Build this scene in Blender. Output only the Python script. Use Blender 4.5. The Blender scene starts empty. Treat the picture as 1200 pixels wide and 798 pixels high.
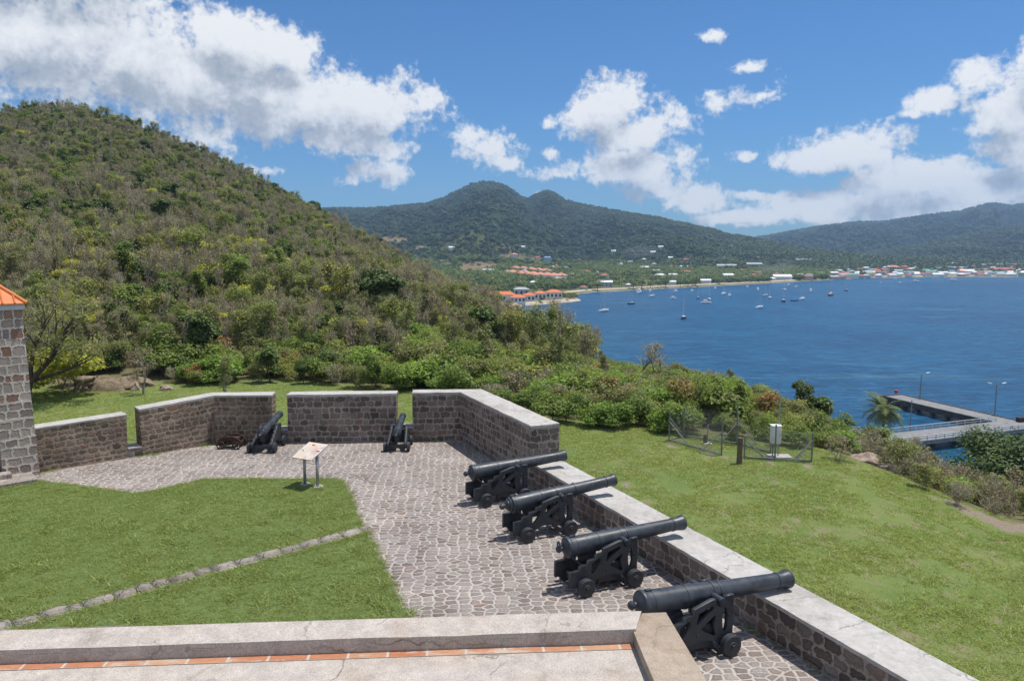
import bpy, bmesh, math, random
import numpy as np
from mathutils import Vector, Matrix, noise, Euler

random.seed(7)
rng = np.random.default_rng(7)
R = math.radians
sc = bpy.context.scene
COL = sc.collection

# ------------------------------------------------------------------ camera model
CAMZ, F, CX, CY, YH = 6.2, 900.0, 600.0, 399.0, 293.0
PITCH = math.atan((CY - YH) / F)
SEA = -38.8
cp_, sp_ = math.cos(PITCH), math.sin(PITCH)


def ray(px, py):
    u, v = (px - CX) / F, (CY - py) / F
    return Vector((u, cp_ + v * sp_, -sp_ + v * cp_))


def at(px, py, z=0.0):
    d = ray(px, py)
    t = (z - CAMZ) / d.z
    return Vector((d.x * t, d.y * t, z))


def atd(px, py, depth):
    d = ray(px, py)
    t = depth / d.y
    return Vector((d.x * t, depth, CAMZ + d.z * t))


def col_x(px):          # tangent of azimuth for a picture column near the horizon
    return (px - CX) / (F * cp_ * (1 + sp_ / cp_ * math.tan(PITCH)))


# ------------------------------------------------------------------ object helpers
def link(o, parent=None):
    COL.objects.link(o)
    if parent is not None:
        o.parent = parent
    return o


def tag(o, label=None, cat=None, group=None, kind=None):
    if label:
        o['label'] = label
    if cat:
        o['category'] = cat
    if group:
        o['group'] = group
    if kind:
        o['kind'] = kind
    return o


def empty(name, loc=(0, 0, 0), rz=0.0):
    o = bpy.data.objects.new(name, None)
    o.empty_display_size = 0.2
    o.location = loc
    o.rotation_euler = (0, 0, rz)
    return link(o)


def pymesh(name, verts, faces, mats, mi=None, uvs=None, smooth=False):
    me = bpy.data.meshes.new(name)
    me.from_pydata([tuple(v) for v in verts], [], faces)
    for m in (mats if isinstance(mats, (list, tuple)) else [mats]):
        me.materials.append(m)
    if mi is not None:
        me.polygons.foreach_set('material_index', mi)
    if smooth:
        me.polygons.foreach_set('use_smooth', [True] * len(me.polygons))
    if uvs is not None:
        uv = me.uv_layers.new(name='UVMap')
        uv.data.foreach_set('uv', np.asarray(uvs, dtype=np.float32).ravel())
    me.update()
    return me


def npmesh(name, V, Q, mats, mi=None, smooth=False):
    """V (n,3); Q (m,k) constant sided polygons"""
    V = np.asarray(V, dtype=np.float32)
    Q = np.asarray(Q, dtype=np.int32)
    me = bpy.data.meshes.new(name)
    me.vertices.add(len(V))
    me.vertices.foreach_set('co', V.ravel())
    k = Q.shape[1]
    me.loops.add(Q.size)
    me.loops.foreach_set('vertex_index', Q.ravel())
    me.polygons.add(len(Q))
    me.polygons.foreach_set('loop_start', np.arange(0, Q.size, k, dtype=np.int32))
    for m in (mats if isinstance(mats, (list, tuple)) else [mats]):
        me.materials.append(m)
    if mi is not None:
        me.polygons.foreach_set('material_index', np.asarray(mi, dtype=np.int32))
    if smooth:
        me.polygons.foreach_set('use_smooth', np.ones(len(Q), dtype=bool))
    me.update(calc_edges=True)
    return me


def obj(name, me, parent=None, loc=None, rot=None):
    o = bpy.data.objects.new(name, me)
    if loc is not None:
        o.location = loc
    if rot is not None:
        o.rotation_euler = rot
    return link(o, parent)


def bmobj(name, bm, mat, parent=None, bevel=0.0, smooth=False):
    if bevel > 0:
        bmesh.ops.bevel(bm, geom=[e for e in bm.edges], offset=bevel, segments=1, affect='EDGES', clamp_overlap=True)
    me = bpy.data.meshes.new(name)
    bm.to_mesh(me)
    bm.free()
    for m in (mat if isinstance(mat, (list, tuple)) else [mat]):
        me.materials.append(m)
    if smooth:
        me.polygons.foreach_set('use_smooth', [True] * len(me.polygons))
    return obj(name, me, parent)


def add_box(bm, c, s, rot=None, mi=0):
    m = Matrix.Translation(c)
    if rot is not None:
        m = m @ Euler(rot).to_matrix().to_4x4()
    m = m @ Matrix.Diagonal((s[0], s[1], s[2], 1))
    r = bmesh.ops.create_cube(bm, size=1.0, matrix=m)
    for v in r['verts']:
        for f in v.link_faces:
            f.material_index = mi
    return r['verts']


def add_cyl(bm, p0, p1, r0, r1=None, seg=12, caps=True):
    p0, p1 = Vector(p0), Vector(p1)
    r1 = r0 if r1 is None else r1
    d = p1 - p0
    q = Vector((0, 0, 1)).rotation_difference(d.normalized()).to_matrix().to_4x4()
    m = Matrix.Translation((p0 + p1) / 2) @ q
    bmesh.ops.create_cone(bm, cap_ends=caps, segments=seg, radius1=r0, radius2=r1, depth=d.length, matrix=m)


def add_lathe(bm, prof, axis='x', seg=28):
    """prof: list of (pos, radius) along the axis"""
    rings = []
    for p, r in prof:
        ring = []
        for k in range(seg):
            a = 2 * math.pi * k / seg
            y, z = r * math.cos(a), r * math.sin(a)
            ring.append(bm.verts.new((p, y, z) if axis == 'x' else (y, z, p)))
        rings.append(ring)
    for a, b in zip(rings, rings[1:]):
        for k in range(seg):
            bm.faces.new((a[k], a[(k + 1) % seg], b[(k + 1) % seg], b[k]))
    bm.faces.new(rings[0])
    bm.faces.new(rings[-1])
    bmesh.ops.recalc_face_normals(bm, faces=bm.faces)


def copy_tree(o, parent=None):
    c = o.copy()
    COL.objects.link(c)
    c.parent = parent
    for ch in o.children:
        copy_tree(ch, c)
    return c


# ------------------------------------------------------------------ material helpers
class NT:
    def __init__(self, tree):
        self.t = tree

    def n(self, typ, ins=None, **props):
        nd = self.t.nodes.new(typ)
        for k, v in props.items():
            setattr(nd, k, v)
        for k, v in (ins or {}).items():
            s = nd.inputs[k]
            if isinstance(v, bpy.types.NodeSocket):
                self.t.links.new(v, s)
            elif isinstance(v, bpy.types.Node):
                self.t.links.new(v.outputs[0], s)
            else:
                try:
                    s.default_value = v
                except Exception:
                    s.default_value = (*v, 1.0)
        return nd

    def math(self, op, a, b=0.0, c=None, clamp=False):
        ins = {0: a, 1: b}
        if c is not None:
            ins[2] = c
        return self.n('ShaderNodeMath', ins, operation=op, use_clamp=clamp).outputs[0]

    def mix(self, f, a, b, blend='MIX'):
        nd = self.n('ShaderNodeMix', None, data_type='RGBA', blend_type=blend)
        for s, v in ((nd.inputs[0], f), (nd.inputs[6], a), (nd.inputs[7], b)):
            if isinstance(v, bpy.types.NodeSocket):
                self.t.links.new(v, s)
            elif isinstance(v, (int, float)):
                s.default_value = v
            else:
                s.default_value = (*v[:3], 1.0)
        return nd.outputs[2]

    def ramp(self, fac, stops, interp='LINEAR'):
        nd = self.n('ShaderNodeValToRGB', {0: fac})
        cr = nd.color_ramp
        cr.interpolation = interp
        while len(cr.elements) < len(stops):
            cr.elements.new(0.5)
        for e, (p, c) in zip(cr.elements, stops):
            e.position = p
            e.color = (*c[:3], 1.0) if not isinstance(c, (int, float)) else (c, c, c, 1.0)
        return nd.outputs[0]

    def noise(self, vec, scale, detail=4.0, rough=0.55, dist=0.0, out=0):
        nd = self.n('ShaderNodeTexNoise', {'Scale': scale, 'Detail': detail, 'Roughness': rough, 'Distortion': dist})
        if vec is not None:
            self.t.links.new(vec, nd.inputs['Vector'])
        return nd.outputs[out]

    def smooth(self, x, lo, hi, tlo=0.0, thi=1.0):
        return self.n('ShaderNodeMapRange', {0: x, 1: lo, 2: hi, 3: tlo, 4: thi}, interpolation_type='SMOOTHSTEP').outputs[0]


def new_mat(name):
    m = bpy.data.materials.new(name)
    m.use_nodes = True
    m.node_tree.nodes.clear()
    t = NT(m.node_tree)
    out = t.n('ShaderNodeOutputMaterial')
    return m, t, out


def finish(t, out, col, rough=0.8, bump=None, bstr=0.3, bdist=0.02, spec=0.3, metal=0.0):
    p = t.n('ShaderNodeBsdfPrincipled', {'Base Color': col, 'Roughness': rough, 'Metallic': metal, 'Specular IOR Level': spec})
    if bump is not None:
        b = t.n('ShaderNodeBump', {'Strength': bstr, 'Distance': bdist, 'Height': bump})
        t.t.links.new(b.outputs[0], p.inputs['Normal'])
    t.t.links.new(p.outputs[0], out.inputs[0])
    return p


def plain_mat(name, col, rough=0.7, var=0.15, scale=6.0, metal=0.0, spec=0.3, bstr=0.15, bdist=0.01):
    m, t, out = new_mat(name)
    co = t.n('ShaderNodeTexCoord').outputs['Object']
    nz = t.noise(co, scale, 6, 0.65)
    c = t.mix(t.smooth(nz, 0.3, 0.7), tuple(x * (1 - var) for x in col), tuple(min(1, x * (1 + var)) for x in col))
    finish(t, out, c, rough, nz, bstr, bdist, spec, metal)
    return m


def masonry_mat(name, cw, ch, stones, mortar, mort_w=0.07, rnd=0.8, use_uv=True, rot=0.0, warp=0.06, bstr=0.9,
                bdist=0.03, dirt=0.35, poly=False, rnd_corner=0.07):
    """rubble stones with mortar joints, mapped in metres"""
    m, t, out = new_mat(name)
    tc = t.n('ShaderNodeTexCoord')
    co = tc.outputs['UV'] if use_uv else tc.outputs['Object']
    if rot:
        co = t.n('ShaderNodeMapping', {'Vector': co, 'Rotation': (0, 0, rot)}).outputs[0]
    nv = t.noise(co, 3.6, 4, 0.65, out=1)
    off = t.n('ShaderNodeVectorMath', {0: nv, 1: (0.5, 0.5, 0.5)}, operation='SUBTRACT').outputs[0]
    off = t.n('ShaderNodeVectorMath', {0: off, 'Scale': warp * 2}, operation='SCALE').outputs[0]
    wv = t.n('ShaderNodeVectorMath', {0: co, 1: off}, operation='ADD').outputs[0]
    nv2 = t.noise(co, 13.0, 2, 0.5, out=1)
    off2 = t.n('ShaderNodeVectorMath', {0: nv2, 1: (0.5, 0.5, 0.5)}, operation='SUBTRACT').outputs[0]
    off2 = t.n('ShaderNodeVectorMath', {0: off2, 'Scale': warp * 1.1}, operation='SCALE').outputs[0]
    wv = t.n('ShaderNodeVectorMath', {0: wv, 1: off2}, operation='ADD').outputs[0]
    sep = t.n('ShaderNodeSeparateXYZ', {0: wv})
    vv_ = t.math('DIVIDE', sep.outputs[1], ch)
    vn = t.noise(t.n('ShaderNodeCombineXYZ', {1: vv_}).outputs[0], 0.8, 2, 0.5)
    vv_ = t.math('ADD', vv_, t.math('MULTIPLY', vn, 1.3))
    row = t.math('FLOOR', vv_)
    fv = t.math('FRACT', vv_)
    uu = t.math('ADD', t.math('DIVIDE', sep.outputs[0], cw), t.math('MULTIPLY', row, 17.37))
    v1 = t.n('ShaderNodeTexVoronoi', {'W': uu, 'Scale': 1.0, 'Randomness': rnd}, voronoi_dimensions='1D', feature='F1')
    v2 = t.n('ShaderNodeTexVoronoi', {'W': uu, 'Scale': 1.0, 'Randomness': rnd}, voronoi_dimensions='1D', feature='DISTANCE_TO_EDGE')
    du = t.math('MULTIPLY', v2.outputs['Distance'], cw)
    dv = t.math('MULTIPLY', t.math('MINIMUM', fv, t.math('SUBTRACT', 1.0, fv)), ch)
    edge = t.math('SMOOTH_MIN', du, dv, rnd_corner)
    if poly:
        cell = t.n('ShaderNodeVectorMath', {0: wv, 1: (1 / cw, 1 / ch, 1.0)}, operation='MULTIPLY').outputs[0]
        v1 = t.n('ShaderNodeTexVoronoi', {'Vector': cell, 'Scale': 1.0, 'Randomness': rnd}, voronoi_dimensions='2D', feature='F1')
        v2 = t.n('ShaderNodeTexVoronoi', {'Vector': cell, 'Scale': 1.0, 'Randomness': rnd}, voronoi_dimensions='2D', feature='DISTANCE_TO_EDGE')
        edge = t.math('MULTIPLY', v2.outputs['Distance'], (cw + ch) / 2)
    fn = t.noise(co, 22.0, 6, 0.65)
    rs = t.n('ShaderNodeSeparateColor', {0: v1.outputs['Color']})
    edge_n = t.math('ADD', edge, t.math('MULTIPLY', t.math('SUBTRACT', fn, 0.5), 0.028))
    edge_n = t.math('SUBTRACT', edge_n, t.math('MULTIPLY', rs.outputs[2], mort_w * 0.5))
    mm = t.smooth(edge_n, mort_w * 0.35, mort_w * 1.1)      # 0 in joint, 1 on stone
    st = t.ramp(rs.outputs[0], stones, 'LINEAR')
    st = t.mix(t.math('MULTIPLY', rs.outputs[1], 0.5), st, t.mix(1.0, st, (0.62, 0.62, 0.63), 'MULTIPLY'))
    st = t.mix(1.0, st, t.ramp(fn, [(0.25, 0.66), (0.75, 1.28)]), 'MULTIPLY')
    big = t.noise(co, 0.7, 5, 0.6)
    c = t.mix(mm, mortar, st)
    c = t.mix(1.0, c, t.ramp(big, [(0.3, 1.0 - dirt), (0.65, 1.06)]), 'MULTIPLY')
    h = t.math('ADD', t.math('MULTIPLY', t.smooth(edge_n, 0.0, mort_w * 2.4), 1.0), t.math('MULTIPLY', fn, 0.55))
    finish(t, out, c, 0.88, h, bstr, bdist, 0.2)
    return m


def concrete_mat(name, base, stain, scale=1.0, speck=0.25, stain_amt=0.6):
    m, t, out = new_mat(name)
    co = t.n('ShaderNodeTexCoord').outputs['Object']
    a = t.noise(co, 0.9 * scale, 6, 0.6, 0.4)
    b = t.noise(co, 7 * scale, 7, 0.7)
    g = t.noise(co, 70 * scale, 4, 0.7)
    c = t.mix(t.math('MULTIPLY', t.smooth(a, 0.48, 0.72), stain_amt), base, stain)
    c = t.mix(1.0, c, t.ramp(b, [(0.25, 0.74), (0.7, 1.14)]), 'MULTIPLY')
    c = t.mix(1.0, c, t.ramp(g, [(0.3, 1 - speck), (0.7, 1 + speck)]), 'MULTIPLY')
    nv = t.noise(co, 2.5, 4, .6, out=1)
    wv = t.n('ShaderNodeVectorMath', {0: co, 1: t.n('ShaderNodeVectorMath', {0: nv, 'Scale': .5}, operation='SCALE').outputs[0]}, operation='ADD').outputs[0]
    cr = t.n('ShaderNodeTexVoronoi', {'Vector': wv, 'Scale': .75 * scale, 'Randomness': 1.0}, voronoi_dimensions='3D', feature='DISTANCE_TO_EDGE').outputs['Distance']
    crack = t.math('MULTIPLY', t.smooth(cr, .011, .002), t.smooth(t.noise(co, 1.3, 3, .6), .42, .62))
    c = t.mix(t.math('MULTIPLY', crack, .65), c, (.10, .09, .08))
    mould = t.math('MULTIPLY', t.smooth(t.noise(co, 2.1 * scale, 8, .72, .6), .56, .72), .42)
    c = t.mix(mould, c, tuple(x * .42 for x in stain))
    h = t.math('ADD', t.math('MULTIPLY', b, 0.6), t.math('MULTIPLY', g, 0.4))
    h = t.math('SUBTRACT', h, t.math('MULTIPLY', crack, .8))
    finish(t, out, c, 0.92, h, 0.5, 0.012, 0.2)
    return m


M = {}
M['wall'] = masonry_mat('battery_rubble_stone', 0.27, 0.19,
                        [(0.0, (0.127, 0.101, 0.086)), (0.35, (0.200, 0.160, 0.138)), (0.6, (0.251, 0.204, 0.176)),
                         (0.85, (0.284, 0.247, 0.220)), (1.0, (0.278, 0.172, 0.123))], (0.373, 0.322, 0.284), 0.019, 1.0, warp=0.085, rnd_corner=0.065)
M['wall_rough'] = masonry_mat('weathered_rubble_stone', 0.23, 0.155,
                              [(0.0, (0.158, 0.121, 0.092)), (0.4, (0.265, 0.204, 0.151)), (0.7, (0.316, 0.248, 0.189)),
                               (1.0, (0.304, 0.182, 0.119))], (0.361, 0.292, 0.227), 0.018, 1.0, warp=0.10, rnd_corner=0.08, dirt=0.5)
M['wall_gun'] = masonry_mat('gun_wall_rubble_stone', 0.30, 0.195,
                        [(0.0, (0.127, 0.101, 0.086)), (0.35, (0.200, 0.160, 0.138)), (0.6, (0.251, 0.204, 0.176)),
                         (0.85, (0.284, 0.247, 0.220)), (1.0, (0.278, 0.172, 0.123))], (0.373, 0.322, 0.284), 0.018, 0.9, warp=0.09, rnd_corner=0.075)
M['tower'] = masonry_mat('squared_tower_stone', 0.30, 0.25,
                         [(0.0, (0.244, 0.196, 0.169)), (0.4, (0.419, 0.351, 0.310)), (0.75, (0.489, 0.431, 0.382)),
                          (0.9, (0.361, 0.230, 0.174)), (1.0, (0.314, 0.178, 0.135))], (0.640, 0.575, 0.511), 0.021, 1.0, warp=0.075)
M['cobble'] = masonry_mat('cobbled_paving', 0.215, 0.158,
                          [(0.0, (0.21, 0.165, 0.145)), (0.35, (0.288, 0.242, 0.217)), (0.7, (0.335, 0.285, 0.255)),
                           (0.9, (0.29, 0.268, 0.255)), (1.0, (0.26, 0.175, 0.135))], (0.43, 0.395, 0.36), 0.018, 0.66,
                          use_uv=False, rot=R(-4), warp=0.042, bstr=0.7, bdist=0.03, dirt=0.28, poly=True)
M['coping'] = concrete_mat('pale_mortar_coping', (0.44, 0.42, 0.395), (0.31, 0.285, 0.255), 1.0, 0.12, 0.7)
M['terrace'] = concrete_mat('rough_terrace_cement', (0.44, 0.395, 0.355), (0.36, 0.275, 0.20), 1.4, 0.32, 0.55)
M['terrace_stain'] = concrete_mat('ochre_stained_cement', (0.37, 0.305, 0.24), (0.25, 0.175, 0.115), 1.8, 0.3, 0.9)
M['iron'] = plain_mat('black_painted_iron', (0.030, 0.036, 0.044), 0.42, 0.35, 9, 0.0, 0.5, 0.35, 0.006)
M['iron_matt'] = plain_mat('black_painted_carriage_iron', (0.031, 0.035, 0.040), 0.5, 0.3, 14, 0.0, 0.45, 0.3, 0.004)
def worn_iron(name, col, rough):
    m, t, out = new_mat(name)
    co = t.n('ShaderNodeTexCoord').outputs['Object']
    a = t.noise(co, 5, 8, .7, .3)
    b = t.noise(co, 38, 6, .7)
    c = t.mix(t.smooth(a, .35, .65), tuple(x * .72 for x in col), tuple(x * 1.45 for x in col))
    c = t.mix(t.math('MULTIPLY', t.smooth(b, .64, .74), t.smooth(a, .42, .6)), c, (.085, .052, .038))
    c = t.mix(t.math('MULTIPLY', t.smooth(t.noise(co, 11, 7, .75, .5), .58, .72), .4), c, (.10, .10, .10))
    p = finish(t, out, c, rough, t.math('ADD', t.math('MULTIPLY', a, .5), t.math('MULTIPLY', b, .5)), .45, .006, .45)
    t.t.links.new(t.ramp(a, [(.3, rough - .1), (.7, rough + .14)]), p.inputs['Roughness'])
    return m


M['iron'] = worn_iron('black_painted_iron', (0.032, 0.038, 0.047), .42)
M['iron_matt'] = worn_iron('black_painted_carriage_iron', (0.030, 0.034, 0.040), .52)
M['rust'] = plain_mat('rusty_iron', (0.062, 0.038, 0.029), 0.9, 0.5, 14, 0.0, 0.2, 0.6, 0.01)
M['kerb'] = masonry_mat('kerb_block_stone', 0.30, 0.30, [(0.0, (0.31, 0.26, 0.225)), (0.6, (0.41, 0.355, 0.31)), (1.0, (0.38, 0.34, 0.31))],
                        (0.36, 0.33, 0.30), 0.012, 0.6, use_uv=False)
M['brick'] = None
M['soil'] = plain_mat('dry_soil', (0.20, 0.155, 0.105), 0.95, 0.35, 3, bstr=0.6, bdist=0.05)
M['rock'] = plain_mat('weathered_rock', (0.30, 0.235, 0.185), 0.95, 0.4, 3, bstr=0.9, bdist=0.08)
M['galv'] = plain_mat('galvanised_steel', (0.36, 0.38, 0.40), 0.45, 0.12, 8, 0.6, 0.5)
M['galv_dull'] = plain_mat('dull_fence_steel', (0.20, 0.215, 0.21), 0.6, 0.15, 8, 0.3, 0.4)
M['white_paint'] = plain_mat('white_enamel_paint', (0.78, 0.79, 0.80), 0.4, 0.04, 5)
M['old_wood'] = plain_mat('weathered_grey_timber', (0.14, 0.115, 0.085), 0.9, 0.4, 12, bstr=0.6)
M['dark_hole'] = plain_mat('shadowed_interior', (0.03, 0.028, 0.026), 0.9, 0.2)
M['bark'] = plain_mat('grey_brown_bark', (0.15, 0.125, 0.10), 0.9, 0.35, 6, bstr=0.6, bdist=0.03)
M['bark_pale'] = plain_mat('pale_dry_bark', (0.27, 0.24, 0.205), 0.9, 0.3, 6, bstr=0.5, bdist=0.02)
M['bark_dark'] = plain_mat('dark_bark', (0.075, 0.062, 0.052), 0.9, 0.35, 6, bstr=0.6, bdist=0.03)
M['orange_roof'] = plain_mat('orange_metal_roofing', (0.62, 0.19, 0.055), 0.5, 0.08, 2)
M['fascia'] = plain_mat('pale_grey_fascia', (0.50, 0.53, 0.57), 0.6, 0.05, 3)
M['pier_deck'] = concrete_mat('pier_deck_concrete', (0.23, 0.232, 0.235), (0.16, 0.16, 0.16), 0.12, 0.1)
M['pier_dark'] = plain_mat('pier_timber_fender', (0.075, 0.07, 0.065), 0.9, 0.4, 0.5)
M['pier_rail'] = plain_mat('pier_rail_paint', (0.55, 0.57, 0.58), 0.5, 0.05, 2)
M['red_paint'] = plain_mat('red_paint', (0.45, 0.05, 0.03), 0.5, 0.1, 2)


GAIN = 2.0


def leaf_mat(name, cols, transl=0.4, rough=0.55):
    m, t, out = new_mat(name)
    oi = t.n('ShaderNodeObjectInfo').outputs['Random']
    geo = t.n('ShaderNodeNewGeometry').outputs['Random Per Island']
    cols = [tuple(min(.4, x * GAIN * k) for x, k in zip(cc, (1.08, 1.0, .88))) for cc in cols]
    n_ = len(cols)
    c = t.ramp(oi, [(i / max(1, n_ - 1), cc) for i, cc in enumerate(cols)])
    c = t.mix(1.0, c, t.ramp(geo, [(0.0, 0.60), (0.6, 1.05), (1.0, 1.5)]), 'MULTIPLY')
    p = t.n('ShaderNodeBsdfPrincipled', {'Base Color': c, 'Roughness': rough, 'Specular IOR Level': 0.25})
    tr = t.n('ShaderNodeBsdfTranslucent', {0: t.mix(1.0, c, (1.3, 1.35, 0.7), 'MULTIPLY')})
    mx = t.n('ShaderNodeMixShader', {0: transl, 1: p.outputs[0], 2: tr.outputs[0]})
    t.t.links.new(mx.outputs[0], out.inputs[0])
    return m


L_ = {}
L_['green'] = leaf_mat('mid_green_leaves', [(0.066, 0.102, 0.025), (0.090, 0.126, 0.031), (0.056, 0.090, 0.024)])
L_['light'] = leaf_mat('light_green_leaves', [(0.115, 0.138, 0.040), (0.095, 0.125, 0.035), (0.135, 0.145, 0.046)])
L_['bright'] = leaf_mat('bright_green_leaves', [(0.078, 0.132, 0.026), (0.10, 0.155, 0.034), (0.068, 0.115, 0.024)])
L_['dark'] = leaf_mat('dark_green_leaves', [(0.034, 0.056, 0.015), (0.046, 0.072, 0.018), (0.038, 0.058, 0.018)], 0.2)
L_['yellow'] = leaf_mat('yellow_green_leaves', [(0.27, 0.23, 0.03), (0.19, 0.20, 0.03), (0.30, 0.25, 0.05)])
L_['olive'] = leaf_mat('olive_dry_leaves', [(0.085, 0.102, 0.038), (0.105, 0.115, 0.048), (0.075, 0.092, 0.034)])
L_['dry'] = leaf_mat('dry_brown_leaves', [(0.125, 0.118, 0.070), (0.108, 0.104, 0.062), (0.15, 0.132, 0.086)], 0.3)
L_['twig'] = leaf_mat('dry_grey_twigs', [(0.165, 0.150, 0.132), (0.20, 0.182, 0.160), (0.135, 0.12, 0.106)], 0.0, 0.9)
L_['russet'] = leaf_mat('russet_leaves', [(0.15, 0.085, 0.04), (0.12, 0.10, 0.04), (0.17, 0.10, 0.05)])
L_['far'] = leaf_mat('far_forest_leaves', [(0.020, 0.036, 0.014), (0.038, 0.060, 0.021), (0.026, 0.044, 0.016), (0.050, 0.068, 0.024)], 0.15)
L_['coast'] = leaf_mat('coastal_tree_leaves', [(0.035, 0.062, 0.018), (0.075, 0.105, 0.03), (0.045, 0.075, 0.02), (0.10, 0.11, 0.042)], 0.3)
L_['grass'] = leaf_mat('lawn_grass_blades', [(0.10, 0.138, 0.046), (0.13, 0.16, 0.06), (0.11, 0.15, 0.05)], 0.35)
L_['grass_dry'] = leaf_mat('sunburnt_grass_blades', [(0.11, 0.15, 0.045), (0.135, 0.165, 0.055), (0.10, 0.145, 0.038), (0.165, 0.165, 0.08)], 0.4)
L_['palm'] = leaf_mat('palm_frond_leaves', [(0.045, 0.066, 0.02), (0.06, 0.075, 0.024)], 0.2)


# ------------------------------------------------------------------ walls
def jitter(p, amp):
    n = noise.noise_vector(Vector(p) * 2.3) + noise.noise_vector(Vector(p) * 7.0) * 0.5
    return Vector(p) + n * amp


def wall_sides(poly, z0, z1, mat, name, step=0.22, amp=0.014, top=False):
    """vertical faces round a footprint polygon; z1 may be a list (one per corner)"""
    n = len(poly)
    z1 = z1 if isinstance(z1, (list, tuple)) else [z1] * n
    verts, faces, uvs = [], [], []
    u0 = 0.0
    for i in range(n):
        a, b = Vector(poly[i]).to_2d(), Vector(poly[(i + 1) % n]).to_2d()
        za, zb = z1[i], z1[(i + 1) % n]
        L = (b - a).length
        nx = max(1, int(L / step))
        nz = max(1, int((max(za, zb) - z0) / step))
        base = len(verts)
        for k in range(nx + 1):
            f = k / nx
            for j in range(nz + 1):
                g = j / nz
                p = a.lerp(b, f)
                verts.append(jitter((p.x, p.y, z0 + (za + (zb - za) * f - z0) * g), amp))
        for k in range(nx):
            for j in range(nz):
                q = (base + k * (nz + 1) + j, base + (k + 1) * (nz + 1) + j, base + (k + 1) * (nz + 1) + j + 1, base + k * (nz + 1) + j + 1)
                faces.append(q)
                for (kk, jj) in ((k, j), (k + 1, j), (k + 1, j + 1), (k, j + 1)):
                    uvs.append((u0 + L * kk / nx, z0 + (za - z0) * jj / nz + 0.07))
        u0 += L + 0.37
    return pymesh(name, verts, faces, mat, uvs=uvs)


def slab(poly, z, th, mat, name, over=0.0, step=0.2, amp=0.013):
    """thin slab on a footprint polygon; z is the underside height (number or one per corner)"""
    n = len(poly)
    z = z if isinstance(z, (list, tuple)) else [z] * n
    c = sum((Vector(p).to_2d() for p in poly), Vector((0, 0))) / n
    pts = []
    for i in range(n):
        a, b = Vector(poly[i]).to_2d(), Vector(poly[(i + 1) % n]).to_2d()
        L = (b - a).length
        k = max(1, int(L / step))
        for q in range(k):
            p = a.lerp(b, q / k)
            if over:
                p = p + (p - c).normalized() * over
            pts.append((p.x, p.y, z[i] + (z[(i + 1) % n] - z[i]) * q / k))
    m = len(pts)
    V = [jitter(p, amp) for p in pts] + [jitter((p[0], p[1], p[2] + th), amp) for p in pts]
    faces = [tuple(range(m, 2 * m)), tuple(range(m - 1, -1, -1))] + [(i, (i + 1) % m, m + (i + 1) % m, m + i) for i in range(m)]
    return pymesh(name, V, faces, mat)


def ccw(poly):
    s = sum(poly[i][0] * poly[(i + 1) % len(poly)][1] - poly[(i + 1) % len(poly)][0] * poly[i][1] for i in range(len(poly)))
    return list(poly) if s > 0 else list(poly)[::-1]


def stone_wall(poly, z0, z1, label, cat='wall', mat='wall', th=0.06, group=None, name='stone_wall', extra=None):
    poly = ccw([Vector(p).to_2d() for p in poly])
    r = empty(name, (0, 0, 0))
    tag(r, label, cat, group)
    obj('masonry', wall_sides(poly, z0, z1, M[mat], 'masonry'), r)
    obj('coping', slab(poly, z1, th, M['coping'], 'coping', 0.012), r)
    return r


A_ = at(540, 516, 0)            # inner corner of the battery
B_ = at(960, 785.5, 0)          # a point far along the gun wall's foot
W = (A_ - B_).normalized()      # direction of the gun wall, away from the viewer
N = Vector((W.y, -W.x, 0))      # outward, the way the guns point
if N.x < 0:
    N = -N
LEFTC = at(253, 520, 0)         # inner corner at the left
TOWC = at(24, 557.5, 0)         # where the left wall meets the tower
Bd = (A_ - LEFTC).normalized()  # direction along the back wall
Bn = Vector((-Bd.y, Bd.x, 0))   # outward of the back wall
Ld = (LEFTC - TOWC).normalized()
Ln = Vector((-Ld.y, Ld.x, 0))
PLAT = -3.6                     # foot of the walls outside


def on_line(p, d, px, z=0.0):
    """point of the line p + t d whose picture column is px"""
    # x - k*(y*c) with perspective of a level line at height z
    lo, hi = -40.0, 40.0
    def f(t):
        q = p + d * t
        rel = q - Vector((0, 0, CAMZ))
        dep = rel.y * cp_ - (z - CAMZ) * sp_
        return CX + F * rel.x / dep - px
    a, b = lo, hi
    # march to a bracket
    prev_t, prev_f = None, None
    for i in range(400):
        t = lo + (hi - lo) * i / 399
        q = p + d * t
        if q.y < 1.0:
            prev_t = None
            continue
        v = f(t)
        if prev_t is not None and prev_f * v <= 0:
            a, b = prev_t, t
            break
        prev_t, prev_f = t, v
    for _ in range(50):
        m = (a + b) / 2
        if f(a) * f(m) <= 0:
            b = m
        else:
            a = m
    return p + d * a


HB = 1.52       # back wall height without coping
HL = 0.57       # low wall
TW = 0.55       # back wall thickness
# gun wall (low) and the tall stretch behind it
T0 = on_line(A_, W, 622)                     # near end of the tall stretch (inner face)
WID = 0.84
near_end = B_ - W * 6.0
stone_wall([T0, T0 + N * WID, near_end + N * WID, near_end], PLAT, HL,
           'low stone gun wall with broad pale coping running under the four muzzles', mat='wall_gun')
# L-shaped tall wall: right stretch + right merlon of the back wall
c0 = on_line(A_, Bd, 484)
cross = A_ + W * 0.0
outer_corner = A_ + N * WID
# intersection of outer line of right wall with outer line of the back wall
def isect(p, d, q, e):
    det = d.x * (-e.y) + e.x * d.y
    r = q - p
    t = (r.x * (-e.y) + e.x * r.y) / det
    return p + d * t
oc = isect(A_ + N * WID, W, A_ + Bn * TW, Bd)
stone_wall([T0, T0 + N * WID, oc, c0 + Bn * TW, c0, A_], PLAT, HB + 0.02,
           'tall stone parapet bending at the far corner, with broad pale coping on its right arm')
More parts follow.
